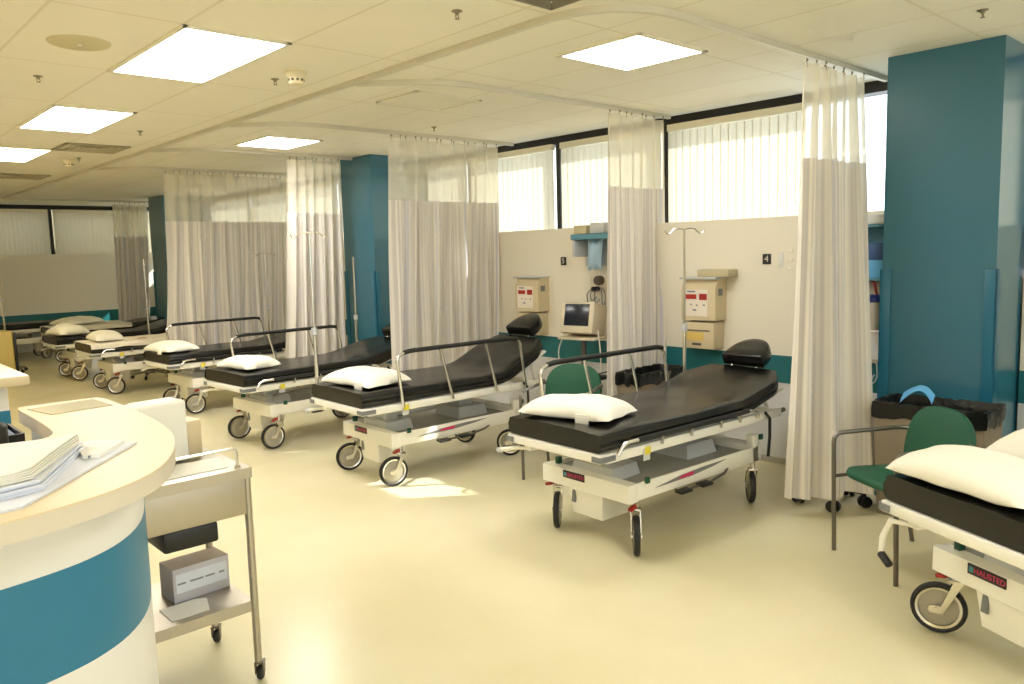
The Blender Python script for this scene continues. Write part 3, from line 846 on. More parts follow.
pillow('flat white pillow on the far sheeted stretcher',on(B7,.45,.05,ZM-.06),B7[1]+.3,.55,.7,.10,17)
pillow('large white pillow at the foot of the nearest stretcher',on(B0,.185,.075),B0[1]+math.radians(3),.62,.37,.10,18)
pillow('second white pillow behind the large one on the nearest stretcher',on(B0,.56,.03),B0[1]+math.radians(-4),.60,.37,.135,19)

def sheet(B,x0,x1,label,seed,drop=.07,dz=0):
    mb=MB(); off=Vector((seed,seed,0)); w=W2+.012
    def fn(i,j):
        x=x0+(x1-x0)*i; v=(j-.5)*2
        tot=w+drop; s_=v*tot
        nz=noise.noise(Vector((x*5,s_*5,0))+off)*.01
        if abs(s_)<=w: y,z=s_,ZM+.010+abs(nz)
        else: y,z=math.copysign(w+.012+abs(nz),s_),ZM+.008-(abs(s_)-w)+noise.noise(Vector((x*4,2,0))+off)*.012
        p=bedpt(B[0],B[1],x,y,z-dz); return Vector(p)
    mb.grid(fn,30,30)
    o=mb.build('bed_sheet',M_sheet,None,None,70); tag(o,label,'sheet')
    return o
sheet(B5,-.01,1.12,'white sheet spread over the fifth stretcher along the row',3,.05,.06)
sheet(B7,-.01,1.12,'white sheet spread over the far stretcher below the end panel',8,.06,.08)
o=MB().bb(-.05,.05,-.02,.02,0,.004).build('pen_marker',M_labelred); o.location=on(B5,.62,-.12,ZM-.04); o.rotation_euler=(0,0,.3)
tag(o,'small red strip lying on the white sheeted stretcher','strip')

# ------------------------------------------------------------------ IV poles
def iv_pole(x,y,h,label,hook=True,tilt=0,mount=None):
    t=thing('iv_pole',label,'IV pole',(x,y,0),tilt,'IV poles')
    cm=cached('ivc',lambda:MB().lathe([(0,-.012),(.022,-.012),(.025,0),(.022,.012),(0,.012)],Matrix.Rotation(PI/2,4,'X'),14).mesh('caster',M_blackrub))
    if mount is None:
        b=MB()
        for k in range(5):
            a=2*PI*k/5+.3; b.tube([(0,0,.09),(.12*math.cos(a),.12*math.sin(a),.075),(.24*math.cos(a),.24*math.sin(a),.055)],.012,8)
        b.lathe([(0,.11),(.03,.11),(.035,.06),(0,.06)],None,14); b.build('base',M_greymetal,t)
        for k in range(5):
            a=2*PI*k/5+.3; o=link('caster',cm,t); o.location=(.24*math.cos(a),.24*math.sin(a),.026); o.rotation_euler=(0,0,a)
    else:
        MB().bb(-.012,.012,-.02,.014,mount-.02,mount+.05,.003).build('socket',M_greymetal,t)
    MB().tube([(0,0,mount or .08),(0,0,h*.62)],.0125,10).build('lower_tube',M_chrome,t)
    p=MB().tube([(0,0,h*.60),(0,0,h)],.008,8).build('upper_tube',M_chrome,t)
    MB().lathe([(.0,h*.6-.02),(.02,h*.6-.02),(.02,h*.6+.025),(0,h*.6+.025)],None,12).build('collar',M_lightgrey,t)
    if hook:
        k=MB()
        for s in(-1,1):
            k.tube([(0,0,h),(s*.03,-s*.03,h+.005)]+[Vector((s*(.03+q),-s*(.03+q),h+z)) for q,z in((.02,0),(.032,-.02),(.045,-.032),(.058,-.022),(.06,-.004))],.005,6)
        k.build('hooks',M_chrome,t)
    return t
iv_pole(4.47,3.125,1.655,'chrome IV pole in front of the cream wall, right of the narrow curtain')
iv_pole(2.70,4.968,1.70,'tall chrome IV pole at the foot corner of the second bed',mount=.52)
iv_pole(4.25,6.95,1.53,'IV pole standing against the second teal pillar',hook=False)
iv_pole(3.53,10.95,1.57,'IV pole near the far teal pillar, left of the middle-bay curtain',hook=False)
iv_pole(4.24,8.9,1.60,'IV pole in front of the right end of the middle-bay curtain')
iv_pole(2.29,13.2,1.75,'IV pole at the left edge in front of the far panel',hook=False)

# ------------------------------------------------------------------ chairs
def chair(label,loc,rz):
    """faces +x"""
    t=thing('visitor_chair',label,'chair',loc,rz,'green visitor chairs')
    s=MB(); n=28
    def slab(outline,z0,z1,mtx,bul):
        L=[(.0,.86,z0),(0,.97,z0+.008),(0,1,z0+.02),(0,1,z1-.018),(0,.97,z1-.006),(0,.85,z1),(0,.4,z1+bul)]
        rows=[[s.bm.verts.new(mtx@Vector((x*q,y*q,z))) for x,y in outline] for _,q,z in L]
        m=len(outline)
        for A,B in zip(rows,rows[1:]):
            for k in range(m): s.bm.faces.new((A[k],A[(k+1)%m],B[(k+1)%m],B[k]))
        s.bm.faces.new(rows[0][::-1]); s.bm.faces.new(rows[-1])
    def sup(a,b,p,k): 
        return (math.copysign(abs(math.cos(k))**(2/p),math.cos(k))*a, math.copysign(abs(math.sin(k))**(2/p),math.sin(k))*b)
    slab([sup(.21,.205,4,2*PI*k/36) for k in range(36)],.385,.435,Matrix.Rotation(-.05,4,'Y'),.012)
    s.build('seat',M_chairgreen,t,'green padded seat')
    s=MB()
    def backpt(k):
        x,y=sup(.19,.21,2.5,k); return (x,y)
    m=Matrix.Translation((-.215,0,.555))@Matrix.Rotation(PI/2-.22,4,'Y')@Matrix.Rotation(PI,4,'Z')
    slab([backpt(2*PI*k/36) for k in range(36)],-.022,.022,m,.006)
    s.build('backrest',M_chairgreen,t,'green rounded backrest')
    for sy in(-1,1):
        f=MB(); y=sy*.225
        f.tube(fillet([(.18,y,0),(.195,y,.60),(-.18,y,.605),(-.235,sy*.19,.60)],.05),.011,8)
        f.build('leg',M_greymetal,t,'grey metal front leg with arm')
        f=MB(); f.tube([(-.27,sy*.22,0),(-.19,sy*.215,.41),(-.23,sy*.17,.62)],.011,8)
        f.build('leg',M_greymetal,t)
        f=MB(); f.tube([(.185,sy*.22,.385),(-.19,sy*.215,.39)],.009,8); f.build('seat_rail',M_greymetal,t)
    return t
ch=math.atan2(.5,-.86)
chair('green chair with grey arms in front of the nearest teal pillar',(3.63+.20*.86,1.55-.20*.5,0),ch)
chair('green chair behind the raised rail of the centre stretcher',(3.82,3.66,0),math.radians(203))

# ------------------------------------------------------------------ bins
def bin_(label,x0,x1,y0,y1,h):
    t=thing('waste_bin',label,'bin',((x0+x1)/2,(y0+y1)/2,0))
    w,d=(x1-x0)/2,(y1-y0)/2
    b=MB()
    def ring(s,z): return [b.bm.verts.new((w*s*sx,d*s*sy,z)) for sx,sy in((-1,-1),(1,-1),(1,1),(-1,1))]
    R=[ring(.90,0),ring(1,h),ring(.95,h),ring(.86,.02)]
    for A,B in zip(R,R[1:]):
        for k in range(4): b.bm.faces.new((A[k],A[(k+1)%4],B[(k+1)%4],B[k]))
    b.bm.faces.new(R[0][::-1]); b.bm.faces.new(R[-1])
    b.build('body',M_bin,t,'taupe plastic body')
    l=MB(); n=72
    def fn(i,j):
        a=2*PI*i; ca,sa=math.cos(a),math.sin(a); q=1/max(abs(ca),abs(sa)); q=q*.97+.03
        prof=[(1.03,h-.075),(1.04,h-.03),(1.03,h+.012),(.96,h+.016),(.90,h-.01),(.84,h-.12)][j]
        wr=.012*noise.noise(Vector((ca*9,sa*9,j*.7)))
        return Vector((w*ca*q*prof[0]+wr*ca,d*sa*q*prof[0]+wr*sa,prof[1]+wr*1.2+(.012*math.sin(i*60) if j==0 else 0)))
    V=[[l.bm.verts.new(fn(i/n,j)) for j in range(6)] for i in range(n)]
    for i in range(n):
        for j in range(5): l.bm.faces.new((V[i][j],V[(i+1)%n][j],V[(i+1)%n][j+1],V[i][j+1]))
    c=l.bm.verts.new((0,0,h-.14))
    for i in range(n): l.bm.faces.new((V[i][5],V[(i+1)%n][5],c))
    l.build('liner',M_liner,t,'black plastic liner folded over the rim')
    return t
bin_('taupe waste bin with black liner against the nearest teal pillar',4.44,4.74,1.275,1.84,.635)
bin_('taupe waste bin with black liner by the narrow curtain',4.34,4.86,3.40,3.62,.645)
mb=MB(); mb.grid(lambda i,j:Vector((.06*(i-.5)+.02*math.sin(j*3),.16*(j-.5),.10*math.sin(PI*(.15+.75*j))+.05*i+.01*math.sin(9*i+4*j))),6,8)
o=mb.build('paper_wrapper',M_blue); o.location=(4.56,1.66,.60); o.rotation_euler=(.1,.2,.2); tag(o,'crumpled light blue wrapper sticking out of the bin by the pillar','wrapper')

# ------------------------------------------------------------------ wall equipment
def sharps(y,label):
    t=thing('sharps_cabinet',label,'sharps container',(XP,y,0),0,'beige sharps cabinets on the head wall')
    D=.145
    b=MB(); b.prism([(0,1.0),(-D,1.0),(-D,1.23),(-D+.03,1.30),(0,1.30)],-.145,.145,Matrix.Rotation(PI/2,4,'X')); b.build('container',M_beige,t)
    MB().box((-D/2-.005,0,1.307),(D+.02,.31,.016),Matrix.Rotation(.0,3,'Y'),.004).build('lid',M_lightgrey,t,'pale translucent lid')
    MB().bb(-D-.002,-D+.001,-.08,.12,1.03,1.225).build('label',M_labelwhite,t,'white warning label')
    lb=MB(); lb.bb(-D-.004,-D-.001,.015,.105,1.155,1.19); lb.bb(-D-.004,-D-.001,-.075,-.01,1.15,1.195); lb.build('label_band',M_labelred,t,'red label bands')
    pm=MB()
    for yy,zz,w in((.06,1.21,.07),(.06,1.115,.012),(.01,1.11,.012),(-.05,1.112,.016),(.03,1.075,.03)): pm.bb(-D-.004,-D-.001,yy-w/2,yy+w/2,zz-.006,zz+.006)
    pm.build('label_print',M_print,t,'small grey print')
    MB().bb(-D*.75,-D*.4,-.148,-.144,1.18,1.23).build('side_label',M_greyplastic,t,'grey square on the side')
    l=MB(); l.bb(-D+.008,0,-.125,.135,.79,.985,.006); l.build('lower_cabinet',M_beige,t,'beige lower cabinet')
    MB().bb(-D+.004,-D+.01,-.04,.115,.85,.91).build('window',M_yelwin,t,'yellow window')
    w=MB(); w.tube([(-D+.003,.115,.90),(-D+.003,.11,.925),(-D+.003,-.09,.925)],.004,6); w.bb(-D+.003,-D+.009,-.02,.055,.815,.832); w.build('handle',M_gauge,t,'dark handle trim')
    return t
sharps(3.31,'beige sharps cabinet with carton on top, right of the narrow curtain')
sharps(5.12,'beige sharps cabinet half hidden by the headrest of the second stretcher')
o=MB().bb(-.13,.0,-.14,.12,0,.055,.006).build('carton',M_beiged); o.location=(XP-.002,3.21,1.3155); tag(o,'flat beige carton lying on the sharps cabinet lid','carton')
def plate(y,z,ch_,label):
    t=thing('number_plate',label,'sign',(XP,y,z))
    MB().bb(-.006,0,-.032,.032,-.036,.036,.002).build('plate',M_sign,t)
    text(ch_,.062,frame_m((-.0075,0,0),(0,-1,0),(0,0,1)),M_signtxt,t)
plate(2.845,1.437,'4','dark number plate on the wall right of the sharps cabinet with a carton')
plate(4.79,1.443,'5','dark number plate on the wall left of the pale green shelf')
t=thing('wall_switch','pale switch and cover plates beside the plate marked 4','switch',(XP,2.735,1.43))
MB().bb(-.008,0,-.015,.02,-.05,.05,.002).build('plate',M_panelwhite,t)
for dz in(.06,-.0,-.06): MB().bb(-.012,0,-.085,-.045,dz-.012,dz+.012,.003).build('socket',M_wallcream,t)
# monitor on stand
t=thing('patient_monitor','beige patient monitor on a pole stand left of the narrow curtain','monitor',(4.74,4.29,0),math.radians(192))
# local +x faces the room
m=Matrix.Translation((.0,0,.98))@Matrix.Rotation(-.20,4,'Y')
b=MB(); b.box((0,0,0),(.22,.31,.25),None,.018)
for v in b.bm.verts: v.co=m@v.co
b.build('case',M_monitor,t,'beige sloped case')
b=MB(); b.box((.1115,.0,.02),(.004,.225,.175),None,.001)
for v in b.bm.verts: v.co=m@v.co
b.build('screen',M_screen,t,'dark screen')
b=MB()
b.box((.06,-.156,-.06),(.035,.004,.05),None,.001)
for v in b.bm.verts: v.co=m@v.co
b.build('port',M_gauge,t,'dark cable port')
MB().bb(-.13,.13,-.17,.17,.82,.84,.006).build('shelf',M_monitor,t)
b=MB(); b.tube([(0,0,.06),(0,0,.82)],.022,12); b.build('pole',M_greymetal,t)
b=MB()
for k in range(5):
    a=2*PI*k/5; b.tube([(0,0,.08),(.25*math.cos(a),.25*math.sin(a),.055)],.016,8)
b.build('base',M_greymetal,t)
b=MB(); b.bb(-.12,.12,-.2,.2,.50,.515,.004)
for sy in(-1,1):
    b.tube([(.12,sy*.2,.515),(.12,sy*.2,.56),(-.12,sy*.2,.56)],.005,6)
b.build('basket',M_blackplastic,t,'dark accessory basket')
for pp in([(.05,.16,.9),(.08,.2,.7),(.07,.19,.55)],[(.02,-.17,.86),(.05,-.23,.7),(.02,-.17,.5)]): MB().tube(fillet(pp,.1),.006,6).build('cable',M_white,t)
cm=CACHE['ivc']
for k in range(5):
    a=2*PI*k/5; o=link('caster',cm,t); o.location=(.25*math.cos(a),.25*math.sin(a),.026); o.rotation_euler=(0,0,a)
# wall shelf unit with bag
t=thing('wall_shelf','pale green wall shelf at the top of the panel by the narrow curtain','shelf',(XP,4.32,0))
MB().bb(-.20,0,-.20,.20,1.62,1.665,.004).build('shelf_board',M_shelfblue,t)
MB().bb(-.02,0,-.20,.20,1.40,1.62,.003).build('back_plate',M_lightgrey,t)
MB().bb(-.18,0,.17,.20,1.48,1.62,.004).build('bracket',M_lightgrey,t)
o=MB().bb(-.085,.085,-.07,.07,0,.07,.008).build('folded_towel',M_beiged); o.location=(4.94,4.42,1.666); tag(o,'beige folded bundle on the pale green wall shelf','towel')
o=MB().bb(-.08,.08,-.08,.08,0,.085,.01).build('folded_linen',M_lightgrey); o.location=(4.94,4.24,1.666); tag(o,'pale grey folded bundle on the pale green wall shelf','linen')
mb=MB(); mb.grid(lambda i,j:Vector((-.05*math.sin(PI*i)*math.sin(PI*j)**.5-.003,.16*(i-.5)*(1-.1*j)+.02*j,-.24*j+.012*math.sin(i*14+j*5))),14,12)
mb.grid(lambda i,j:Vector((.01,.16*(i-.5)*(1-.1*j)+.02*j,-.24*j+.012*math.sin(i*14+j*5))),14,12)
o=mb.build('plastic_bag',M_bluebag); o.location=(4.95,4.33,1.615); tag(o,'pale blue plastic bag hanging below the wall shelf','bag')
t=thing('wall_gauge','round suction gauge with hanging tubing above the patient monitor','gauge',(XP,4.34,1.26))
MB().bb(-.03,0,-.12,.12,-.08,.05,.006).build('outlet_plate',M_monitor,t)
MB().lathe([(0,.055),(.035,.055),(.04,.045),(.04,.0),(0,0)],Matrix.Translation((-.03,.0,.02))@Matrix.Rotation(-PI/2,4,'Y'),20).build('dial',M_gauge,t,'dark dial')
MB().tube([(-.03,.03,-.05),(-.10,.03,-.05)],.02,10).build('valve',M_blackplastic,t,'black valve')
b=MB()
for q,(yy,dz) in enumerate(((.06,-.16),(.09,-.22),(-.05,-.2),(-.08,-.24),(.02,-.18))):
    b.tube(fillet([(-.06,yy*.5,-.04),(-.09,yy*1.2,-.08),(-.08,yy*1.1,dz),(-.03,yy*.8,dz+.04)],.06),.005,6)
b.build('tubing',M_greyplastic,t)
# blue shelf beside pillar with boxes and canister
t=thing('supply_shelf','blue open wall shelf between the nearest curtain and teal pillar','shelf',(XP,2.06,0))
f=MB(); f.bb(-.15,0,-.10,-.085,1.30,1.64); f.bb(-.15,0,.125,.14,1.30,1.64); f.bb(-.15,0,-.10,.14,1.625,1.64); f.bb(-.15,0,-.10,.14,1.30,1.315); f.bb(-.02,0,-.10,.14,1.30,1.64)
f.build('cabinet',M_shelfblue,t)
MB().bb(-.13,.0,-.09,.13,1.642,1.70,.004).build('top_tray',M_panelwhite,t,'white top tray')
o=MB().bb(-.06,.055,-.08,.09,0,.11,.006).build('supply_box',M_blue); o.location=(4.965,2.07,1.316); tag(o,'bright blue supply box on the blue wall shelf','box')
o=MB().bb(-.06,.055,-.08,.09,0,.10,.006).build('supply_box',mat('navy_carton',(60,90,140),.6)); o.location=(4.965,2.07,1.4275); tag(o,'dark blue supply box stacked on the bright blue one','box')
t=thing('suction_canister','clear suction canister with dark blue lid and red tubes by the teal pillar','canister',(4.91,2.05,1.0))
MB().lathe([(0,0),(.055,0),(.062,.02),(.066,.17),(0,.17)],None,24).build('cup',M_canister,t,'clear cup')
MB().lathe([(0,.215),(.05,.212),(.072,.20),(.072,.17),(0,.17)],None,24).build('lid',M_bluepl,t,'dark blue lid')
b=MB(); b.tube(fillet([(0,-.02,.21),(0,0,.30),(.08,.06,.31),(.11,.08,.24)],.08),.008,8); b.tube(fillet([(0,.03,.21),(-.01,.05,.27),(.06,.12,.29),(.11,.10,.22)],.08),.008,8); b.build('tube',M_redtube,t,'red tubes')
MB().bb(.05,.14,-.05,.05,.02,.05,.004).build('bracket',M_lightgrey,t)
t=thing('wall_box','white wall box below the suction canister','box',(XP,2.06,.80))
MB().bb(-.08,0,-.07,.09,0,.17,.008).build('case',M_panelwhite,t)
MB().tube(fillet([(-.05,.0,.0),(-.07,-.02,-.12),(-.05,.05,-.18),(-.03,.02,-.1)],.06),.005,6).build('cable',M_lightgrey,t)
# rolling stool hidden behind the nearest curtain
t=thing('rolling_stand','black rolling base showing its casters below the nearest curtain','stand',(4.47,2.09,0),.3)
b=MB()
for k in range(5):
    a=2*PI*k/5+2.1; b.tube([(0,0,.12),(.19*math.cos(a),.19*math.sin(a),.085)],[.022,.016],8)
b.lathe([(0,.14),(.035,.14),(.035,.08),(0,.08)],None,14); b.build('base',M_blackplastic,t)
cm2=MB(); 
for s in(-1,1): cm2.lathe([(0,-.012),(.03,-.012),(.035,0),(.03,.012),(0,.012)],Matrix.Translation((0,s*.018,0))@Matrix.Rotation(PI/2,4,'X'),16)
cm2.tube([(0,0,0),(0,0,.055)],.008,8); cm2=cm2.mesh('caster',M_blackplastic)
for k in range(5):
    a=2*PI*k/5+2.1; o=link('caster',cm2,t,'black twin caster'); o.location=(.19*math.cos(a),.19*math.sin(a),.0355); o.rotation_euler=(0,0,a+.8)
# ------------------------------------------------------------------ nurse station counter
CT=1.05
outer=[(.80,3.10),(.815,3.03),(.812,2.72),(.806,2.51),(.779,2.29),(.737,2.145),(.672,1.99),(.588,1.865),(.49,1.79),(.40,1.75),(.32,1.727),(.20,1.705),(.0,1.68),(-.4,1.65),(-1.2,1.64)]
inner=[(-1.2,2.42),(-.2,2.44),(.30,2.455),(.44,2.455),(.50,2.475),(.53,2.52),(.541,2.58),(.545,2.70),(.546,2.90),(.544,3.06),(.555,3.10)]
def smooth(p,n=2):
    for _ in range(n):
        q=[p[0]]
        for a,b in zip(p,p[1:]):
            q.append((a[0]*.75+b[0]*.25,a[1]*.75+b[1]*.25)); q.append((a[0]*.25+b[0]*.75,a[1]*.25+b[1]*.75))
        q.append(p[-1]); p=q
    return p
def offset(p,d):
    out=[]
    for i,q in enumerate(p):
        a=p[max(i-1,0)]; b=p[min(i+1,len(p)-1)]; tx,ty=b[0]-a[0],b[1]-a[1]; l=math.hypot(tx,ty) or 1
        out.append((q[0]-ty/l*d,q[1]+tx/l*d))
    return out
so=smooth(outer); si=smooth(inner)
t=thing('nurse_counter','curved nurse station counter with cream top and teal band','counter')
b=MB(); b.prism(so+si,CT-.004,CT); b.build('top',M_cream,t,'cream laminate top')
b=MB(); b.prism(so+si,CT-.045,CT-.004); b.build('top_edge',M_counter_edge,t,'pale edge band')
bo=smooth([(.735,3.05),(.737,2.7),(.733,2.45),(.70,2.32),(.64,2.15),(.56,2.03),(.47,1.96),(.38,1.925),(.25,1.90),(.0,1.88),(-.4,1.87),(-1.2,1.86)])
bi=offset(si,-.03)
bi=[(x,min(y,3.05)) for x,y in bi]
def clip_body(z0,z1,name,m,grow=0):
    bb_=offset(bo,grow) if grow else bo
    b=MB(); b.prism(bb_+bi,z0,z1); b.build(name,m,t)
clip_body(0,.615,'lower_body',M_panelwhite); clip_body(.615,.855,'band',M_teal,.001); clip_body(.855,CT-.045,'upper_body',M_panelwhite)
# lower inner desk
b=MB(); b.prism([(-1.2,2.41),(.30,2.425),(.47,2.45),(.51,2.55),(.512,3.04),(.40,3.04),(.15,2.95),(-1.2,2.95)],.72,.76); b.build('desk',M_cream,t,'lower cream desk')
b=MB(); b.bb(-1.15,-1.1,2.45,2.9,0,.72); b.bb(.36,.39,2.6,2.9,0,.72); b.build('desk_support',M_panelwhite,t)
# far end of the station
t=thing('reception_counter','white end of the station counter at the left edge with teal band','counter')
b=MB(); b.bb(-.9,.76,3.95,4.75,CT-.04,CT+.005,.008); b.build('top',M_cream,t)
b=MB(); b.bb(-.86,.685,4.02,4.70,.90,CT-.04); b.build('upper_body',M_panelwhite,t)
b=MB(); b.bb(-.858,.687,4.018,4.702,.62,.90); b.build('band',M_teal,t)
b=MB(); b.bb(-.86,.685,4.02,4.70,0,.62); b.build('lower_body',M_panelwhite,t)
# things on the counter
def slab(poly,z0,z1,name,m,label,cat,group=None):
    b=MB(); b.prism(poly,z0,z1); o=b.build(name,m); return tag(o,label,cat,group)
slab([(.20,1.775),(.31,1.785),(.655,2.20),(.60,2.285),(.20,2.30)],CT+.0005,CT+.006,'folder',M_paperb,'large white folder under the papers on the curved counter','folder')
def bundle(name,label,poly,z0,h,curl,m,seed):
    b=MB(); n=5
    # ruled stack with slightly fanned sheets and a curled front edge
    for k in range(n):
        za=z0+h*k/n; zb=z0+h*(k+.86)/n; j=random.Random(seed+k)
        dx,dy=j.uniform(-.006,.006),j.uniform(-.006,.006)
        (x0,y0),(x1,y1),(x2,y2),(x3,y3)=poly
        def P(i,jj,z):
            x=(x0*(1-i)+x1*i)*(1-jj)+(x3*(1-i)+x2*i)*jj; y=(y0*(1-i)+y1*i)*(1-jj)+(y3*(1-i)+y2*i)*jj
            return Vector((x+dx,y+dy,z+curl*(max(0,i-.6)/.4)**2*(k+1)/n))
        N=10
        top=[[b.bm.verts.new(P(i/N,jj/2,zb)) for jj in range(3)] for i in range(N+1)]
        bot=[[b.bm.verts.new(P(i/N,jj/2,za)) for jj in range(3)] for i in range(N+1)]
        for i in range(N):
            for jj in range(2):
                b.bm.faces.new((top[i][jj],top[i+1][jj],top[i+1][jj+1],top[i][jj+1])); b.bm.faces.new((bot[i][jj],bot[i][jj+1],bot[i+1][jj+1],bot[i+1][jj]))
            for jj in(0,2): b.bm.faces.new((top[i][jj],bot[i][jj],bot[i+1][jj],top[i+1][jj]))
        for i in(0,N):
            for jj in range(2): b.bm.faces.new((top[i][jj],top[i][jj+1],bot[i][jj+1],bot[i][jj]))
    o=b.build(name,m); return tag(o,label,'papers')
bundle('paper_stack','lower bluish stack of papers on the curved counter',[(.20,1.835),(.365,1.875),(.525,2.19),(.20,2.28)],CT+.0065,.026,0,M_paperb,5)
bundle('paper_stack','upper white stack of papers with its front corner lifted',[(.20,1.855),(.35,1.88),(.512,2.17),(.20,2.26)],CT+.034,.020,.006,M_paper,9)
t=slab([(.50,2.10),(.535,2.085),(.625,2.20),(.575,2.255),(.52,2.25)],CT+.0065,CT+.017,'form_pad',M_paper,'small white form pad right of the paper stacks','form pad')
b=MB()
for k in range(5): b.box((.515+.016*k,2.095+.013*k,CT+.012),(.014,.003,.006),Matrix.Rotation(.8,3,'Z'))
b.build('print',M_print,t,'grey print on its edge')
slab([(.565,3.02),(.60,2.85),(.79,2.87),(.775,3.06)],CT+.0005,CT+.0025,'cover_sheet',M_glass,'thin clear sheet on the far end of the curved counter','sheet')
t=thing('desk_stamp','small black upright desk holder at the left edge of the counter','desk holder',(.392,2.515,.7605))
MB().lathe([(0,0),(.04,0),(.045,.012),(.035,.02),(0,.02)],None,16).build('foot',M_blackplastic,t)
MB().lathe([(0,.02),(.018,.02),(.022,.15),(.028,.16),(.028,.335),(.018,.345),(0,.345)],None,16).build('body',M_blackplastic,t)
t=thing('letter_tray','dark tray with blue papers behind the counter','tray',(.435,2.90,.7605),.0)
b=MB(); b.bb(-.07,.07,-.11,.11,0,.008); 
for s in(-1,1): b.bb(s*.07-.004,s*.07+.004,-.11,.11,0,.255); b.bb(-.07,.07,s*.11-.004,s*.11+.004,0,.255)
b.build('tray',M_blackplastic,t); MB().bb(-.06,.06,-.10,.10,.0085,.245).build('papers',mat('blue_grey_paper',(120,136,170),.6),t,'blue papers')

# ------------------------------------------------------------------ steel utility cart
CX0,CX1,CY0,CY1=.752,1.15,2.665,3.08
t=thing('utility_cart','stainless steel utility cart behind the curved counter','cart')
b=MB(); b.bb(CX0-.02,CX1+.012,CY0-.02,CY1+.012,.785,.80,.003); b.bb(CX0-.02,CX1+.0125,CY0-.0205,CY0-.012,.762,.7995); b.bb(CX1+.004,CX1+.0125,CY0-.0205,CY1+.012,.762,.7995); b.build('top',M_steel,t)
MB().bb(CX0-.01,CX1+.002,CY0-.008,CY1-.01,.63,.785,.004).build('drawer_box',M_steel,t,'steel drawer box')
MB().bb(CX0+.10,CX1-.11,CY0+.0,CY0+.18,.555,.629,.012).build('drawer_pan',M_blackplastic,t,'black pan hanging under the drawer box')
b=MB(); b.bb(CX0-.01,CX1-.0,CY0+.0,CY1-.0,.295,.305); b.bb(CX0-.01,CX1+.0005,CY0-.0005,CY0+.006,.265,.3045); b.bb(CX1-.006,CX1+.0005,CY0-.0005,CY1,.265,.3045); b.bb(CX0-.01,CX1,CY1-.006,CY1+.0005,.265,.3045); b.build('shelf',M_steel,t,'lower steel shelf')
ccm=MB(); ccm.lathe([(0,-.011),(.022,-.011),(.027,-.004),(.027,.004),(.022,.011),(0,.011)],Matrix.Rotation(PI/2,4,'X'),16); ccm=ccm.mesh('wheel',M_blackrub)
cfm=MB()
for s in(-1,1): cfm.prism([(-.012,-.005),(.01,-.005),(.016,.04),(-.016,.04)],-.0015,.0015,Matrix.Translation((0,s*.015,0))@Matrix.Rotation(PI/2,4,'X'))
cfm.bb(-.018,.018,-.017,.017,.036,.042); cfm=cfm.mesh('fork',M_greymetal)
for x,y in((CX0,CY0),(CX1,CY0),(CX0,CY1-.02),(CX1,CY1-.02)):
    l=MB().tube([(x,y,.07),(x,y,.784)],.0135,10).build('leg',M_steel,t,'steel tube leg')
    o=link('caster_wheel',ccm,l); o.location=(x+.006,y,.0275); o.rotation_euler=(0,0,.9); 
    o=link('caster_fork',cfm,l); o.location=(x+.004,y,.0285); o.rotation_euler=(0,0,.9)
for yy,nm in((CY0+.0,'guard_rail'),(CY1-.01,'guard_rail')):
    b=MB(); b.tube(fillet([(CX0+.02,yy,.80),(CX0+.02,yy,.872),(CX1-.03,yy,.872),(CX1-.03,yy,.80)],.02),.0055,8)
    for x in(CX0+.02,CX1-.03): b.lathe([(.012,.80),(.012,.806),(.006,.812)],Matrix.Translation((x,yy,0)),10)
    b.build(nm,M_chrome,t)
slab([(CX0,CY0+.03),(1.10,CY0+.03),(1.13,2.86),(CX0,2.89)],.8005,.803,'paper_towel',M_paper,'flat white sheet on top of the steel cart','sheet')
t=thing('tissue_carton','tall white box at the back of the steel cart top','box',(.955,2.955,.8035),.12)
MB().bb(-.085,.085,-.06,.06,0,.225,.012,3).build('carton',M_paper,t)
MB().bb(-.10,-.08,-.05,.05,.15,.222,.006).build('flap',M_paper,t)
t=thing('cream_carton','cream box partly hidden behind the tall white box on the cart','box',(1.075,2.985,.8035),.12)
MB().bb(-.03,.03,-.05,.05,0,.14,.012).build('carton',M_cream,t)
t=thing('glove_box','grey and white glove box on the lower cart shelf','box',(1.03,2.90,.3055),.05)
MB().bb(-.105,.105,-.06,.06,0,.125,.002).build('carton',M_glovebox,t)
MB().bb(-.104,.104,-.059,.059,.125,.1262).build('top_face',M_glovetop,t,'brown printed top face')
b=MB(); b.bb(-.095,.095,-.0612,-.06,.035,.105); b.build('label',M_paperb,t,'white front label')
b=MB()
for x,w in((-.075,.03),(-.02,.05),(.03,.035),(.075,.02)): b.bb(x-w/2,x+w/2,-.0618,-.061,.066,.072)
b.build('print',M_print,t,'grey print')
slab([(.87,2.70),(1.0,2.70),(1.03,2.80),(.99,2.825),(.87,2.82)],.3055,.309,'paper_sheet',M_paper,'white papers in front of the glove box on the cart shelf','papers')

# far-left equipment
t=thing('supply_cart','tan supply cart with dark frame at the far left edge','cart',(2.06,12.25,0))
b=MB(); b.bb(-.30,.12,-.2,.2,.10,.68,.03,3); b.build('body',M_tan,t)
b=MB(); b.bb(.122,.15,-.2,.2,.06,.66,.004); b.build('side_frame',M_blackplastic,t,'dark side frame')
for x in(-.22,.08):
    for y in(-.15,.15): o=link('caster',cm2,t); o.location=(x,y,.0355)
    
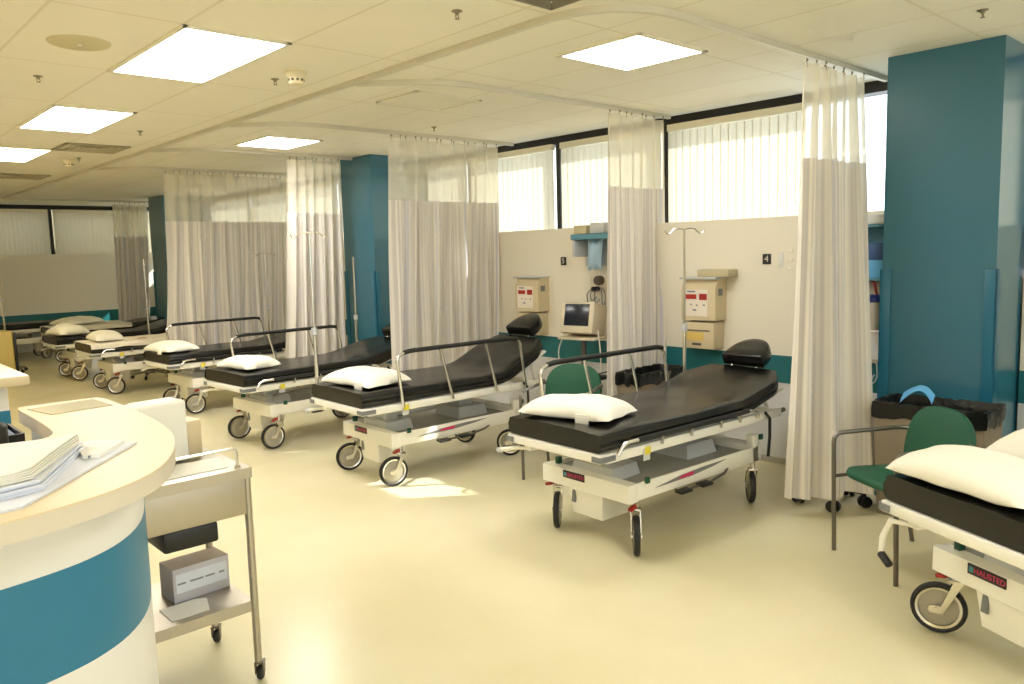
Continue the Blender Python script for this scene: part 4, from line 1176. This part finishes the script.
# ------------------------------------------------------------------ outside
# sun through the open part of the near blind
sun=bpy.data.lights.new('sun','SUN'); sun.energy=7.5; sun.angle=math.radians(.6); sun.color=(1.0,.95,.86)
so_=bpy.data.objects.new('sun',sun); COL.objects.link(so_)
D=Vector((-.8,.6,-.73)).normalized()
so_.rotation_euler=D.to_track_quat('-Z','Y').to_euler()
so_.location=(12,-6,6)
# sky
w=bpy.data.worlds.new('sky'); scene.world=w; w.use_nodes=True
bg=w.node_tree.nodes['Background']; bg.inputs['Color'].default_value=(.93,.97,1.0,1); bg.inputs['Strength'].default_value=2.1

# ------------------------------------------------------------------ furniture to full size
FIXED={'light','air vent','speaker','smoke detector','sprinkler','curtain track','curtain','blind'}
for o in list(COL.objects):
    if o.parent is None and o.type in {'MESH','EMPTY'} and o.get('kind')!='structure' and o.get('category') not in FIXED:
        o.location=o.location*K; o.scale=(K,K,K)

# ------------------------------------------------------------------ camera
f,yaw,pitch,roll=788.92,0.743893086,0.112900728,-0.0270404741
cy,sy=math.cos(yaw),math.sin(yaw); cp,sp=math.cos(pitch),math.sin(pitch)
F=Vector((sy*cp,cy*cp,-sp)); R0=Vector((cy,-sy,0)); U0=R0.cross(F)
cr,sr=math.cos(roll),math.sin(roll); R=R0*cr+U0*sr; U=-R0*sr+U0*cr
cam=bpy.data.cameras.new('camera'); cam.sensor_width=36; cam.lens=f*36/1024; cam.clip_start=.05; cam.clip_end=100
co=bpy.data.objects.new('camera',cam); COL.objects.link(co)
mw=Matrix((R,U,-F)).transposed().to_4x4(); mw.translation=(0,0,1.53*K); co.matrix_world=mw
scene.camera=co

vs=scene.view_settings
scene.display_settings.display_device='sRGB'
vs.view_transform='Standard'; vs.look='None'; vs.gamma=1; vs.use_curve_mapping=False; vs.exposure=0.58
scene.cycles.max_bounces=10; scene.cycles.diffuse_bounces=6; scene.cycles.transparent_max_bounces=16
scene.cycles.sample_clamp_indirect=8; scene.cycles.use_denoising=True; scene.cycles.caustics_reflective=False; scene.cycles.caustics_refractive=False
